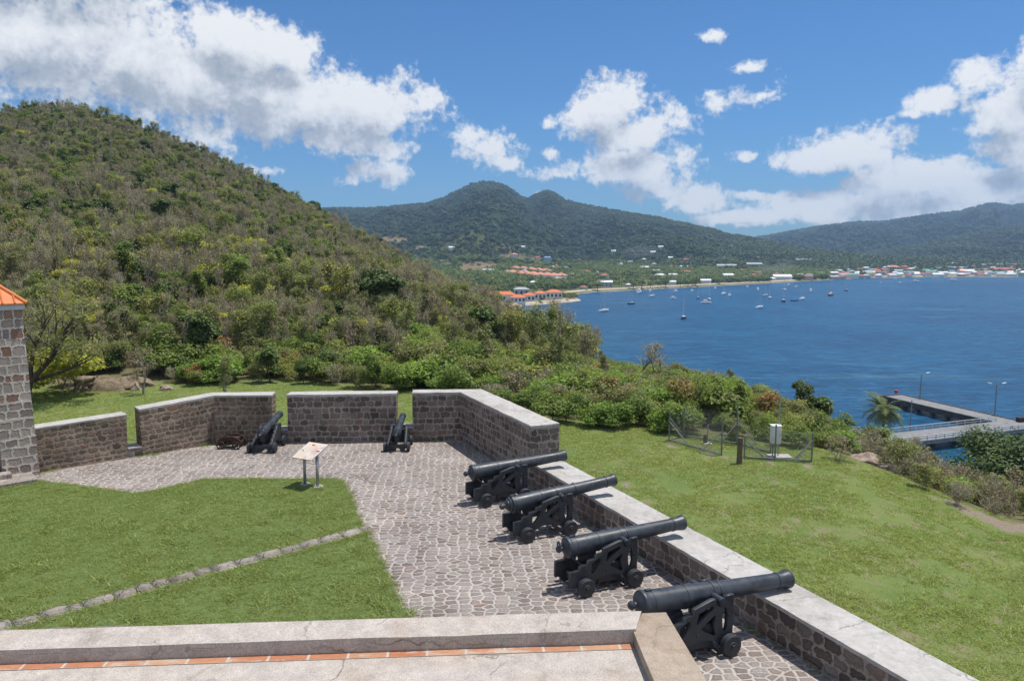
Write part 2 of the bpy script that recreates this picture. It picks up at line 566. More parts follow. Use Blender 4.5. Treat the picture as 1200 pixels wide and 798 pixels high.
# middle merlon
m0, m1 = on_line(A_, Bd, 338), on_line(A_, Bd, 465)
stone_wall([m0, m1, m1 + Bn * TW, m0 + Bn * TW], PLAT, HB, 'middle straight block of the back stone parapet between two gun openings')
# left merlon bends onto the left wall
a1 = on_line(A_, Bd, 320)
g1 = on_line(TOWC, Ld, 167)
lc_out = isect(LEFTC + Bn * TW, Bd, LEFTC + Ln * TW, Ld)
stone_wall([a1, a1 + Bn * TW, lc_out, g1 + Ln * TW, g1, LEFTC], PLAT, [HB, HB, HB - .02, 1.36, 1.36, HB - .02],
           'bent stone parapet block beside the rusty carriage, lit on its left arm', mat='wall_rough') if False else None
pl = ccw([Vector(p).to_2d() for p in (a1, a1 + Bn * TW, lc_out, g1 + Ln * TW, g1, LEFTC)])
zs = []
for p in pl:
    dd = (p - g1.to_2d()).length
    zs.append(1.37 if dd < TW * 1.3 else HB)
stone_wall(pl, PLAT, zs, 'bent stone parapet block beside the rusty carriage, sunlit on its left arm', mat='wall_rough')
# left low stretch next to the tower
e0, e1 = TOWC - Ld * 0.3, on_line(TOWC, Ld, 151)
pl = ccw([Vector(p).to_2d() for p in (e0, e1, e1 + Ln * TW, e0 + Ln * TW)])
zs = [1.29 if (p - e1.to_2d()).length < TW * 1.3 else 1.22 for p in pl]
stone_wall(pl, PLAT, zs, 'weathered mossy stone wall joining the tower, left of the first gap', mat='wall_rough', th=0.04)
# sills of the three embrasures
for (p, q, nn, h, lab) in ((a1, m0, Bn, 0.40, 'low stone sill in the gap behind the left black cannon'),
                           (m1, c0, Bn, 0.42, 'low stone sill in the gap behind the small middle cannon'),
                           (e1, g1, Ln, 0.26, 'low stone sill in the empty gap of the left wall')):
    d = (q - p).normalized() * 0.004
    stone_wall([p + d + nn * .006, q - d + nn * .006, q - d + nn * TW, p + d + nn * TW], PLAT, h, lab, 'sill', th=0.04, name='embrasure_sill')

# ------------------------------------------------------------------ courtyard surfaces
def sheet(poly, z, mat, name, step=None):
    return pymesh(name, [(p[0], p[1], z) for p in poly], [tuple(range(len(poly)))], mat)


far_l = TOWC - Ld * 14
court = [near_end + N * 0.3, A_ + N * 0.3 + Bn * 0.2, LEFTC + Bn * 0.3 + Ln * 0.1, TOWC + Ln * 0.3, far_l + Ln * 0.3,
         Vector((far_l.x, -6, 0))]
o = obj('courtyard_paving', sheet(ccw([p.to_2d() for p in court]), 0.0, M['cobble'], 'courtyard_paving'))
tag(o, kind='structure')


def grass_ground(name, c1, c2, c3, sc1=0.35):
    m, t, out = new_mat(name)
    co = t.n('ShaderNodeTexCoord').outputs['Object']
    a = t.noise(co, sc1, 6, 0.65, 0.3)
    b = t.noise(co, 4.5, 6, 0.7)
    g = t.noise(co, 40, 3, 0.7)
    c = t.mix(t.smooth(a, 0.35, 0.65), c1, c2)
    c = t.mix(t.math('MULTIPLY', t.smooth(b, 0.56, 0.74), 0.75), c, c3)
    c = t.mix(1.0, c, t.ramp(g, [(0.3, 0.65), (0.7, 1.3)]), 'MULTIPLY')
    finish(t, out, c, 0.95, g, 0.6, 0.03, 0.1)
    return m


M['lawn'] = grass_ground('courtyard_turf', (0.112, 0.160, 0.052), (0.14, 0.182, 0.062), (0.18, 0.18, 0.09))
lawn_px = [(-200, 580), (40, 563.5), (100, 571), (162, 579.5), (190, 573), (240, 562), (396, 562), (408, 578), (425, 619), (452, 672),
           (480, 733), (478, 760), (-300, 790)]
lawn_poly = [at(x, y, 0) for x, y in lawn_px]
kerb_a, kerb_b = at(-260, 806, 0), at(427, 621, 0)
o = obj('courtyard_lawn', sheet([p.to_2d() for p in ccw(lawn_poly)], 0.024, M['lawn'], 'courtyard_lawn'))
tag(o, kind='structure')

# stone edging across the lawn
bm = bmesh.new()
kd = (kerb_b - kerb_a).normalized()
L = (kerb_b - kerb_a).length
s = 0.0
kn = Vector((-kd.y, kd.x, 0))
while s < L - 0.1:
    l = random.uniform(0.20, 0.52)
    for (off, wd, hh) in ((0.0, 0.21, 0.065), (-0.165, 0.10, 0.04)):
        p = kerb_a + kd * (s + l / 2) + kn * (off + random.uniform(-.012, .012))
        h = hh + random.uniform(-.012, .015)
        vs = add_box(bm, (p.x, p.y, h / 2 - 0.06), (l - 0.02, wd + random.uniform(-.02, .02), h + 0.12),
                     (random.uniform(-.04, .04), random.uniform(-.04, .04), math.atan2(kd.y, kd.x) + random.uniform(-.05, .05)))
    s += l
bmesh.ops.bevel(bm, geom=list(bm.edges), offset=0.018, segments=2, affect='EDGES')
for v in bm.verts:
    v.co = jitter(v.co, 0.008)
o = bmobj('stone_edging', bm, M['kerb'], smooth=True)
tag(o, 'narrow raised row of grey edging stones crossing the courtyard lawn', 'edging')

# ------------------------------------------------------------------ terrace in the foreground
PTOP = 3.905
TZ = 3.815
m, t, out = new_mat('terracotta_edge_bricks')
co = t.n('ShaderNodeTexCoord').outputs['UV']
bt = t.n('ShaderNodeTexBrick', {'Vector': co, 'Color1': (0.40, 0.155, 0.08, 1), 'Color2': (0.47, 0.29, 0.18, 1), 'Mortar': (0.46, 0.42, 0.38, 1),
                                'Scale': 1.0, 'Mortar Size': 0.008, 'Brick Width': 0.232, 'Row Height': 0.6, 'Bias': -0.1}, offset=0.0)
nz = t.noise(co, 14, 6, 0.7)
cc = t.mix(1.0, bt.outputs[0], t.ramp(nz, [(0.25, 0.75), (0.7, 1.15)]), 'MULTIPLY')
cc = t.mix(t.smooth(t.noise(co, 3.2, 6, 0.75), 0.50, 0.62), cc, (0.44, 0.37, 0.31))
finish(t, out, cc, 0.9, nz, 0.4, 0.01, 0.2)
M['brick'] = m

pb0, pb1 = at(-60, 739.5, PTOP), at(752, 715.5, PTOP)      # outer top edge
pf0, pf1 = at(-60, 764, PTOP), at(741, 737.5, PTOP)        # inner top edge
dd = (pb1 - pb0).normalized()
pb0, pf0 = pb0 - dd * 3, pf0 - dd * 3
# main parapet
poly = [pb0, pb1, pf1 + dd * 0.02, pf0]
r = empty('terrace_parapet')
tag(r, 'pale rough cement parapet along the front of the terrace in the foreground', 'parapet')
obj('masonry', wall_sides(ccw([p.to_2d() for p in poly]), -0.3, PTOP - 0.03, M['terrace'], 'masonry', 0.3, 0.008), r)
obj('coping', slab(ccw([p.to_2d() for p in poly]), PTOP - 0.03, 0.03, M['terrace'], 'coping', 0.0, 0.15, 0.006), r)
# return towards the viewer
q0, q1 = at(741, 737.5, PTOP), at(787, 735, PTOP)
q2, q3 = at(828, 800, PTOP), at(768, 800, PTOP)
q2, q3 = q2 + (q2 - q1) * 2.0, q3 + (q3 - q0) * 2.0
r = empty('terrace_parapet')
tag(r, 'ochre stained cement parapet returning towards the viewer under the nearest cannon', 'parapet')
poly = [pb1 + dd * 0.006, pb1 + dd * 0.16, q1 + dd * 0.03, q2, q3, q0 + dd * 0.006]
pr = ccw([p.to_2d() for p in poly])
obj('masonry', wall_sides(pr, -0.3, PTOP - 0.045, M['terrace_stain'], 'masonry', 0.3, 0.008), r)
obj('coping', slab(pr, PTOP - 0.045, 0.03, M['terrace_stain'], 'coping', 0.0, 0.15, 0.006), r)
# brick strip and floor
def at_line(px, y0, y1):
    return at(px, y0, TZ), at(px, y1, TZ)
b0, b1 = Vector((pf0.x, pf0.y, TZ)), Vector((q0.x, q0.y, TZ))
bd = (b1 - b0).normalized()
bn = Vector((bd.y, -bd.x, 0))
b0 = b0 + bd * 0.4
wdt = 0.068
Lb = (b1 - b0).length - 0.01
vs = [b0 + bn * -0.03, b0 + bd * Lb + bn * -0.03, b0 + bd * Lb + bn * wdt, b0 + bn * wdt]
me = pymesh('brick_edge_strip', [(v.x, v.y, TZ + 0.004) for v in vs], [(0, 1, 2, 3)], M['brick'], uvs=[(0, 0.3), (Lb, 0.3), (Lb, 0), (0, 0)])
o = obj('brick_edge_strip', me)
tag(o, 'single row of orange terracotta bricks along the foot of the terrace parapet', 'brick edging')
fl = [pf0 - dd + Vector((0, 0.3, 0)), q0 + Vector((0.0, 0.02, 0)), q3 + dd * 0.05, Vector((q3.x, -4, 0)), Vector((pf0.x - 1, -4, 0))]
fl = [Vector((p.x, p.y, 0)) for p in fl]
o = obj('terrace_floor', slab(ccw([p.to_2d() for p in fl]), TZ - 0.25, 0.25, M['terrace'], 'terrace_floor', 0, 0.5, 0.002))
tag(o, kind='structure')
# small weed in the corner
# ------------------------------------------------------------------ guard tower
tw = empty('guard_tower')
tag(tw, 'square tower of grey and reddish stone blocks with an orange metal roof', 'tower')
tb = at(47, 556, 0)                         # right front corner at the foot
tt = Vector((tb.x - 0.38, tb.y + 0.05, 4.72))  # right front corner under the eave
wL = 5.0
fd = -Ld                                     # front face runs to the left, a little nearer
fd = -Ld
bk = Ln
def tower_pt(u, v, z):                       # u along the front (left), v back
    f = z / 4.72
    ins = 0.13 * f
    p = tb + fd * (u + ins * (1 - 2 * u / wL)) + bk * (v + ins * (1 - 2 * v / wL))
    return Vector((p.x, p.y, z))
verts, faces, uvs = [], [], []
def quad_face(pts, uv, nu, nv):
    base = len(verts)
    for i in range(nu + 1):
        for j in range(nv + 1):
            a = pts[0].lerp(pts[1], i / nu)
            b = pts[3].lerp(pts[2], i / nu)
            verts.append(jitter(a.lerp(b, j / nv), 0.012))
    for i in range(nu):
        for j in range(nv):
            faces.append((base + i * (nv + 1) + j, base + (i + 1) * (nv + 1) + j, base + (i + 1) * (nv + 1) + j + 1, base + i * (nv + 1) + j + 1))
            for (a, b) in ((i, j), (i + 1, j), (i + 1, j + 1), (i, j + 1)):
                uvs.append((uv[0] + (uv[2] - uv[0]) * a / nu, uv[1] + (uv[3] - uv[1]) * b / nv))
d0, d1, dh = 0.86, 2.1, 1.62                 # doorway from the right corner
def wallq(u0, z0, u1, z1):
    quad_face([tower_pt(u0, 0, z0), tower_pt(u1, 0, z0), tower_pt(u1, 0, z1), tower_pt(u0, 0, z1)], (u0, z0, u1, z1), max(1, int((u1 - u0) / .25)), max(1, int((z1 - z0) / .25)))
wallq(0, -0.2, d0, dh)
wallq(d1, -0.2, wL, dh)
wallq(0, dh, wL, 4.72)
quad_face([tower_pt(0, 0, -.2), tower_pt(0, wL, -.2), tower_pt(0, wL, 4.72), tower_pt(0, 0, 4.72)], (7.3, -.2, 7.3 + wL, 4.72), 18, 18)
quad_face([tower_pt(wL, 0, -.2), tower_pt(wL, wL, -.2), tower_pt(wL, wL, 4.72), tower_pt(wL, 0, 4.72)], (17.3, -.2, 17.3 + wL, 4.72), 18, 18)
quad_face([tower_pt(0, wL, -.2), tower_pt(wL, wL, -.2), tower_pt(wL, wL, 4.72), tower_pt(0, wL, 4.72)], (27.3, -.2, 27.3 + wL, 4.72), 18, 18)
# reveals of the doorway
for u in (d0, d1):
    quad_face([tower_pt(u, 0, -.2), tower_pt(u, 0.6, -.2), tower_pt(u, 0.6, dh), tower_pt(u, 0, dh)], (40 + u, -.2, 40.6 + u, dh), 2, 7)
quad_face([tower_pt(d0, 0, dh), tower_pt(d1, 0, dh), tower_pt(d1, .6, dh), tower_pt(d0, .6, dh)], (50, 0, 51, .6), 4, 2)
obj('wall', pymesh('wall', verts, faces, M['tower'], uvs=uvs), tw)
verts, faces, uvs = [], [], []
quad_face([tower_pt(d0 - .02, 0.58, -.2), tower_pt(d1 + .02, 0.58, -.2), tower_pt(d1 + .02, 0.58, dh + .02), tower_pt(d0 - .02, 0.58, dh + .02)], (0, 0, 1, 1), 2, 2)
obj('door', pymesh('door', verts, faces, M['dark_hole'], uvs=uvs), tw)  # no door leaf: dark sheet standing in for the shade inside the doorway
# eave fascia and ribbed hip roof
ev = [tower_pt(0, 0, 4.72), tower_pt(wL, 0, 4.72), tower_pt(wL, wL, 4.72), tower_pt(0, wL, 4.72)]
cen = sum(ev, Vector()) / 4
evo = [p + (p - cen).normalized() * 0.10 for p in ev]
obj('fascia', slab([p.to_2d() for p in ccw(evo)], 4.60, 0.17, M['fascia'], 'fascia', 0, 0.5, 0), tw)
bm = bmesh.new()
ap = Vector((cen.x, cen.y, 6.9))
evr = [Vector((p.x, p.y, 4.775)) + (Vector((p.x, p.y, 0)) - Vector((cen.x, cen.y, 0))).normalized() * 0.07 for p in evo]
ed = 0.035
for i in range(4):
    a, b = evr[i], evr[(i + 1) % 4]
    nn = (b - a).cross(ap - a).normalized()
    if nn.z < 0:
        nn = -nn
    f = bm.faces.new([bm.verts.new(x) for x in (a, b, ap)])
    bm.faces.new([bm.verts.new(x) for x in (a, b, b - Vector((0, 0, ed)), a - Vector((0, 0, ed)))])
    for k in range(1, 18):
        p = a.lerp(b, k / 18)
        # seam runs up the slope until it meets the hip
        mid = a.lerp(b, .5)
        up = (ap - mid)
        tt_ = 1 - abs(k / 18 - .5) * 2
        q = p + up * tt_
        add_cyl(bm, p + nn * .012, q + nn * .012, 0.022, seg=6)
    add_cyl(bm, a, ap, 0.05, seg=8)
bmobj('roof', bm, M['orange_roof'], tw)
# steps to the door
r = empty('door_steps')
tag(r, 'two low brick and stone steps below the tower doorway', 'steps')
bm = bmesh.new()
ang = math.atan2(fd.y, fd.x)
pp = tb + fd * 1.3 - bk * 0.45
add_box(bm, (pp.x, pp.y, 0.06), (2.2, 0.85, 0.14), (0, 0, ang))
bmobj('lower_step', bm, M['kerb'], r, 0.015)
bm = bmesh.new()
pp = tb + fd * 1.5 - bk * 0.2
add_box(bm, (pp.x, pp.y, 0.19), (1.6, 0.36, 0.13), (0, 0, ang))
bmobj('upper_step', bm, M['kerb'], r, 0.015)

# ------------------------------------------------------------------ cannons
def fill_curve(name, loops, depth, mat, bevel=0.006):
    """2D outline (first loop) with holes, given in (x, z), extruded by depth along y"""
    cu = bpy.data.curves.new(name, 'CURVE')
    cu.dimensions = '2D'
    cu.fill_mode = 'BOTH'
    cu.extrude = depth / 2 - bevel
    cu.bevel_depth = bevel
    cu.bevel_resolution = 0
    for lp in loops:
        sp = cu.splines.new('POLY')
        sp.points.add(len(lp) - 1)
        for p, (x, z) in zip(sp.points, lp):
            p.co = (x, z, 0, 1)
        sp.use_cyclic_u = True
    tmp = bpy.data.objects.new(name + '_tmp', cu)
    COL.objects.link(tmp)
    bpy.context.view_layer.update()
    me = bpy.data.meshes.new_from_object(tmp.evaluated_get(bpy.context.evaluated_depsgraph_get()))
    bpy.data.objects.remove(tmp)
    bpy.data.curves.remove(cu)
    me.transform(Matrix.Rotation(math.pi / 2, 4, 'X'))
    me.materials.clear()
    me.materials.append(mat)
    me.name = name
    return me


def arc(cx, cz, r0, a0, a1, n, rz=None):
    rz = r0 if rz is None else rz
    return [(cx + r0 * math.cos(R(a0 + (a1 - a0) * i / n)), cz + rz * math.sin(R(a0 + (a1 - a0) * i / n))) for i in range(n + 1)]


def bracket_mesh():
    out = [(.23, .13), (.235, .90), (.085, .90), (.080, .83)] + arc(0, .83, .07, 0, -180, 8)[1:-1] + \
          [(-.082, .85), (-.10, .885), (-.16, .885), (-.47, .80), (-.49, .785), (-.49, .715), (-.64, .70), (-.65, .63), (-.80, .615), (-.81, .545),
           (-.97, .53), (-.98, .465), (-1.17, .45), (-1.175, .16), (-1.03, .16), (-1.02, .27), (-.90, .30), (-.76, .22), (-.74, .16)] + \
          [(-.70, .17), (-.66, .225), (-.56, .275), (-.42, .30), (-.25, .29), (-.10, .245), (.0, .17), (.03, .13)]
    h1 = [(-.40, .725), (-.16, .80), (-.125, .79), (-.125, .745), (-.42, .54), (-.44, .58)]
    h2 = [(-.37, .475), (-.10, .655), (-.085, .62), (-.115, .53), (-.10, .43), (-.06, .335), (-.10, .31)]
    h3 = arc(.085, .54, .055, 0, 345, 15, .20)
    h4 = [(-.76, .40), (-.735, .565), (-.60, .64), (-.535, .64), (-.55, .56), (-.63, .44), (-.70, .36)]
    h5 = [(-1.0, .33), (-.985, .40), (-.86, .46), (-.83, .42), (-.84, .36), (-.90, .33)]
    return fill_curve('bracket', [out, h1, h2, h3, h4], 0.075, M['iron_matt'])


def wheel_mesh(r=.165, w=.115):
    bm = bmesh.new()
    add_lathe(bm, [(-w / 2, .02), (-w / 2, r * .5), (-w / 2, r - .012), (-w / 2 + .012, r), (w / 2 - .012, r), (w / 2, r - .012), (w / 2 + .001, r * .45),
                   (w / 2 + .012, r * .38), (w / 2 + .012, .03)], 'x', 28)
    me = bpy.data.meshes.new('wheel')
    bmesh.ops.rotate(bm, verts=bm.verts, cent=(0, 0, 0), matrix=Matrix.Rotation(math.pi / 2, 3, 'Z'))
    bm.to_mesh(me)
    bm.free()
    me.materials.append(M['iron_matt'])
    return me


BR_ME, WH_ME = bracket_mesh(), wheel_mesh()
bm = bmesh.new()
add_cyl(bm, (0, -.49, 0), (0, .49, 0), .034, seg=12)
add_box(bm, (0, 0, 0), (.10, .56, .10))
AX_ME = bpy.data.meshes.new('axle')
bm.to_mesh(AX_ME)
bm.free()
AX_ME.materials.append(M['iron_matt'])


def barrel_mesh(style, rear, front):
    """profile from the breech (-rear) to the muzzle (+front), radius"""
    k = 1.0
    c = -rear
    if style == 'old':
        pr = [(c, .0), (c + .004, .042), (c + .03, .060), (c + .07, .062), (c + .10, .045), (c + .13, .05), (c + .15, .085), (c + .18, .12), (c + .20, .118),
              (c + .215, .155), (c + .245, .165), (c + .255, .155), (c + .275, .19), (c + .33, .193), (c + .335, .178), (c + .55, .172), (-.42, .166),
              (-.415, .176), (-.385, .176), (-.38, .163), (-.05, .155), (-.045, .164), (-.005, .164), (0, .152), (.10, .148), (.42, .136), (.425, .146), (.455, .146), (.46, .133),
              (front - .26, .120), (front - .255, .132), (front - .235, .132), (front - .23, .119), (front - .13, .125), (front - .06, .142), (front - .015, .142), (front, .132),
              (front, .065), (front - .35, .062), (front - .351, .0)]
    else:
        pr = [(c, .0), (c + .003, .03), (c + .02, .055), (c + .05, .068), (c + .08, .055), (c + .105, .038), (c + .125, .042), (c + .14, .09), (c + .17, .135),
              (c + .19, .160), (c + .20, .190), (c + .215, .197), (c + .25, .197), (c + .262, .188), (c + .27, .186), (c + .36, .184), (c + .365, .190), (c + .385, .190), (c + .39, .182),
              (-.47, .172), (-.465, .180), (-.445, .180), (-.44, .170), (.02, .158), (.025, .168), (.055, .168), (.06, .157), (.14, .155), (.145, .164), (.165, .164), (.17, .150), (.19, .146),
              (front - .28, .120), (front - .275, .130), (front - .255, .130), (front - .25, .121), (front - .16, .126), (front - .07, .147), (front - .02, .150), (front - .005, .145), (front, .135),
              (front, .070), (front - .4, .068), (front - .401, .0)]
    bm = bmesh.new()
    add_lathe(bm, [p for p in pr if p[1] > 0], 'x', 36)
    # trunnions
    add_cyl(bm, (0, -.365, 0), (0, .365, 0), .060, seg=18)
    if style == 'ring':
        # breeching ring above the button
        ring = []
        for i in range(16):
            a = 2 * math.pi * i / 16
            ring.append(Vector((c + .055 + .0 * math.sin(a), .045 * math.cos(a), .085 + .055 * math.sin(a))))
        for i in range(16):
            add_cyl(bm, ring[i], ring[(i + 1) % 16], .017, seg=8)
    if style != 'plain':
        add_box(bm, (c + .33, 0, .192), (.10, .06, .03))      # vent patch
    me = bpy.data.meshes.new('barrel')
    bm.to_mesh(me)
    bm.free()
    me.materials.append(M['iron'])
    me.polygons.foreach_set('use_smooth', [True] * len(me.polygons))
    me.set_sharp_from_angle(angle=R(38))
    return me


def make_cannon(label, style, rear, front, elev, loc, ang, scale, group, plate=True, lift=0.0, name='cannon'):
    r = empty(name, loc, ang)
    r.scale = (scale,) * 3
    tag(r, label, 'cannon', group)
    obj('barrel', barrel_mesh(style, rear, front), r, (0, 0, .845), (0, -R(elev), 0))
    for s in (-1, 1):
        obj('bracket', BR_ME, r, (0, s * .285, 0))
    for x in (.14, -.89):
        obj('axle', AX_ME, r, (x, 0, .165))
        for s in (-1, 1):
            obj('wheel', WH_ME, r, (x, s * .395, .165), (random.uniform(0, 3) * 0, 0, 0 if s > 0 else math.pi))
    bm = bmesh.new()
    add_box(bm, (.0, 0, .40), (.06, .50, .40), (0, R(-12), 0))
    if plate:
        add_box(bm, (-.30, 0, .30), (.50, .46, .36))
    bmobj('transom', bm, M['iron_matt'], r, .008)
    bm = bmesh.new()
    add_box(bm, (-.66, 0, .60), (.34, .13, .10), (0, R(-14), 0))
    bmobj('quoin', bm, M['iron_matt'], r, .008)
    bm = bmesh.new()
    for x, z in ((-.42, .40), (.16, .60), (-.86, .50)):
        add_cyl(bm, (x, -.345, z), (x, .345, z), .020, seg=8)
    bmobj('tie_bolt', bm, M['iron_matt'], r)
    return r


def cannon_at(px, py):
    """origin of a cannon whose near front wheel touches the paving at this point"""
    q = at(px, py, 0)
    return q


GA = math.atan2(N.y, N.x)
# near wheels' feet: local (x=.14, y=-.395-.06)
def gun_origin(px, py, scale, local=(.14, -.42)):
    q = at(px, py, 0)
    lat = Vector((-N.y, N.x, 0))
    return q - N * local[0] * scale - lat * local[1] * scale


GG = 'large black cannons along the gun wall'
make_cannon('large black cannon nearest the terrace, with a smooth round button at its breech', 'button', 1.42, 1.62, -2.6, gun_origin(857, 768.5, 1.03), GA, 1.03, GG)
make_cannon('large black cannon with a breeching ring above its round breech button', 'ring', 1.30, 1.50, 2.1, gun_origin(744.5, 687.5, 1.0), GA, 1.0, GG)
make_cannon('large black cannon with a bumpy stepped breech and open carriage sides, third from the terrace', 'old', 1.38, 1.50, 5.0, gun_origin(669, 627.5, 1.0), GA, 1.0, GG, False)
make_cannon('large black cannon beside the near end of the tall parapet, farthest of the four', 'plain', 1.34, 1.46, 3.4, gun_origin(571, 594.3, 1.0, (-.89, -.42)), GA, 1.0, GG)


# smaller guns of the back wall, on wooden looking stepped carriages
def garrison_bracket():
    out = [(.38, .17), (.40, .74), (.20, .74), (.19, .69)] + arc(.12, .69, .055, 0, -180, 6)[1:-1] + [(.05, .72), (.03, .74), (-.12, .74)]
    x, z = -.12, .74
    for k in range(4):
        out += [(x, z - .10), (x - .19, z - .10)]
        x, z = x - .19, z - .10
    out += [(x, .15), (x + .18, .15), (x + .20, .22)] + arc(-.22, .17, .26, 160, 20, 8, .14) + [(.10, .15)]
    return fill_curve('bracket', [out], .10, M['iron_matt'], .01)


GB_ME = garrison_bracket()
SW_ME = wheel_mesh(.17, .10)


def make_small_gun(label, loc, ang, scale, elev, group):
    r = empty('cannon', loc, ang)
    r.scale = (scale,) * 3
    tag(r, label, 'cannon', group)
    bmx = barrel_mesh('old', 1.10, 1.12)
    bmx.transform(Matrix.Diagonal((1, .88, .88, 1)))
    obj('barrel', bmx, r, (.12, 0, .74), (0, -R(elev), 0))
    for s in (-1, 1):
        obj('bracket', GB_ME, r, (0, s * .27, 0), (0, 0, s * R(-3)))
    for x in (.24, -.74):
        obj('axle', AX_ME, r, (x, 0, .17))
        for s in (-1, 1):
            obj('wheel', SW_ME, r, (x, s * .42, .17), (0, 0, 0 if s > 0 else math.pi))
    bm = bmesh.new()
    add_box(bm, (.14, 0, .42), (.12, .46, .34))
    bmobj('transom', bm, M['iron_matt'], r, .01)
    bm = bmesh.new()
    add_box(bm, (-.76, 0, .20), (.10, .62, .12))
    bmobj('rear_beam', bm, M['iron_matt'], r, .01)
    bm = bmesh.new()
    add_box(bm, (-.48, 0, .46), (.46, .16, .14), (0, R(-10), 0))
    bmobj('quoin', bm, M['iron_matt'], r, .01)
    return r


SG = 'small black cannons behind the gaps of the back wall'
BA = math.atan2(Bn.y, Bn.x)
make_small_gun('small black cannon on a stepped carriage beside the rusty carriage', at(316, 523.5, 0), BA - R(4), .93, 7, SG)
make_small_gun('small black cannon between the middle wall block and the far corner', at(468, 522.5, 0), BA - R(2), .86, 7, SG)

# rusty empty carriage against the wall
r = empty('gun_carriage', at(272, 524, 0), BA + R(82))
tag(r, 'small rusty empty gun carriage on wheels by the back wall', 'gun carriage')
r.scale = (.62,) * 3
for s in (-1, 1):
    out = [(.55, .10), (.60, .30), (.45, .52), (.2, .58), (-.2, .60), (-.45, .50), (-.62, .30), (-.66, .08), (-.55, .08), (-.50, .26), (-.3, .40), (.2, .42), (.42, .30), (.47, .10)]
    obj('side_frame', fill_curve('side_frame', [out], .06, M['rust'], .006), r, (0, s * .30, .04))
for x in (-.42, .42):
    bm = bmesh.new()
    add_cyl(bm, (x, -.46, .2), (x, .46, .2), .03, seg=8)
    bmobj('axle', bm, M['rust'], r)
    for s in (-1, 1):
        bm = bmesh.new()
        n_ = 18
        rim = [Vector((x + .19 * math.cos(2 * math.pi * i / n_), s * .42, .2 + .19 * math.sin(2 * math.pi * i / n_))) for i in range(n_)]
        for i in range(n_):
            add_cyl(bm, rim[i], rim[(i + 1) % n_], .028, seg=6)
        for i in range(0, n_, 3):
            add_cyl(bm, (x, s * .42, .2), rim[i], .018, seg=5)
        bmobj('wheel', bm, M['rust'], r)
bm = bmesh.new()
add_box(bm, (0, 0, .50), (.75, .52, .05))
add_box(bm, (.5, 0, .35), (.06, .58, .20))
add_box(bm, (-.5, 0, .30), (.06, .58, .14))
bmobj('bed_plate', bm, M['rust'], r, .008)

# ------------------------------------------------------------------ information board
r = empty('information_board', at(364, 568, 0))
tag(r, 'tilted pale information board with small red badges on two steel posts at the lawn edge', 'sign')
lp, rp = at(357.6, 568.5, 0), at(372.4, 571, 0)
base = Vector(r.location)
for p, h in ((lp, .97), (rp, .90)):
    bm = bmesh.new()
    q = p - base
    add_cyl(bm, (q.x, q.y, -.05), (q.x, q.y, h), .040, seg=14)
    pst = bmobj('post', bm, M['galv'], r, smooth=True)
    bm = bmesh.new()
    add_cyl(bm, (q.x, q.y, .0), (q.x, q.y, .045), .16, .13, seg=14)
    bmobj('footing', bm, M['coping'], pst)
# board: corners from the picture at guessed heights
mid = (lp + rp) / 2 - base
ax = (rp - lp).normalized()
ax = Vector((0.89, -0.45, 0)).normalized()
up_dir = Vector((0.45, 0.89, 0)).normalized()
tilt = R(21)
vv = up_dir * math.cos(tilt) + Vector((0, 0, math.sin(tilt)))
nn = ax.cross(vv).normalized()
bw, bh = .66, .72
c = mid + Vector((0.0, 0, .96))
pts2 = [(-bw / 2, -bh / 2), (bw / 2, -bh / 2), (bw / 2, bh / 2), (-bw / 2, bh / 2)]
V = [c + ax * a + vv * b for a, b in pts2] + [c + ax * a + vv * b - nn * .022 for a, b in pts2]
m, t, out = new_mat('printed_faded_panel')
co = t.n('ShaderNodeTexCoord').outputs['UV']
sepu = t.n('ShaderNodeSeparateXYZ', {0: co})
lines = t.math('SINE', t.math('MULTIPLY', sepu.outputs[1], 170.0))
wd = t.noise(t.n('ShaderNodeMapping', {'Vector': co, 'Scale': (60, 27, 1)}).outputs[0], 1.0, 1, .5)
txt = t.math('MULTIPLY', t.math('GREATER_THAN', lines, 0.1), t.math('GREATER_THAN', wd, 0.46))
inblk = t.math('MULTIPLY', t.math('LESS_THAN', sepu.outputs[0], 0.50), t.math('GREATER_THAN', sepu.outputs[0], 0.08))
inblk = t.math('MULTIPLY', inblk, t.math('LESS_THAN', sepu.outputs[1], 0.72))
inblk = t.math('MULTIPLY', inblk, t.math('GREATER_THAN', sepu.outputs[1], 0.10))
pan = t.ramp(t.noise(co, 2.2, 3, .5), [(0.3, (0.62, 0.50, 0.36)), (0.7, (0.66, 0.60, 0.53))])
pic = t.smooth(t.noise(co, 3.0, 5, .6, 0.6), .40, .58)
inpic = t.math('MULTIPLY', t.smooth(sepu.outputs[0], .45, .60), t.smooth(sepu.outputs[1], .95, .75))
pan = t.mix(t.math('MULTIPLY', t.math('MULTIPLY', pic, inpic), .7), pan, (0.40, 0.30, 0.33))
pan = t.mix(t.math('MULTIPLY', t.math('MULTIPLY', txt, inblk), 0.45), pan, (0.30, 0.24, 0.2))
finish(t, out, pan, 0.35, spec=.4)
M['panel'] = m
me = pymesh('board', V, [(0, 1, 2, 3), (7, 6, 5, 4), (0, 4, 5, 1), (1, 5, 6, 2), (2, 6, 7, 3), (3, 7, 4, 0)], [M['panel'], M['galv']], mi=[0, 1, 1, 1, 1, 1],
            uvs=[(0, 0), (1, 0), (1, 1), (0, 1)] + [(0, 0)] * 20)
brd = obj('board', me, r)
for (a, b, w_, h_) in ((-.09, .25, .085, .05), (.235, .03, .10, .045)):
    cc = c + ax * a + vv * b + nn * .003
    V = []
    for k in range(14):
        an = 2 * math.pi * k / 14
        V.append(cc + ax * w_ * .62 * math.cos(an) * (1 + .15 * math.cos(3 * an)) + vv * h_ * .62 * math.sin(an))
    obj('badge', pymesh('badge', V, [tuple(range(14))], M['red_paint']), brd)

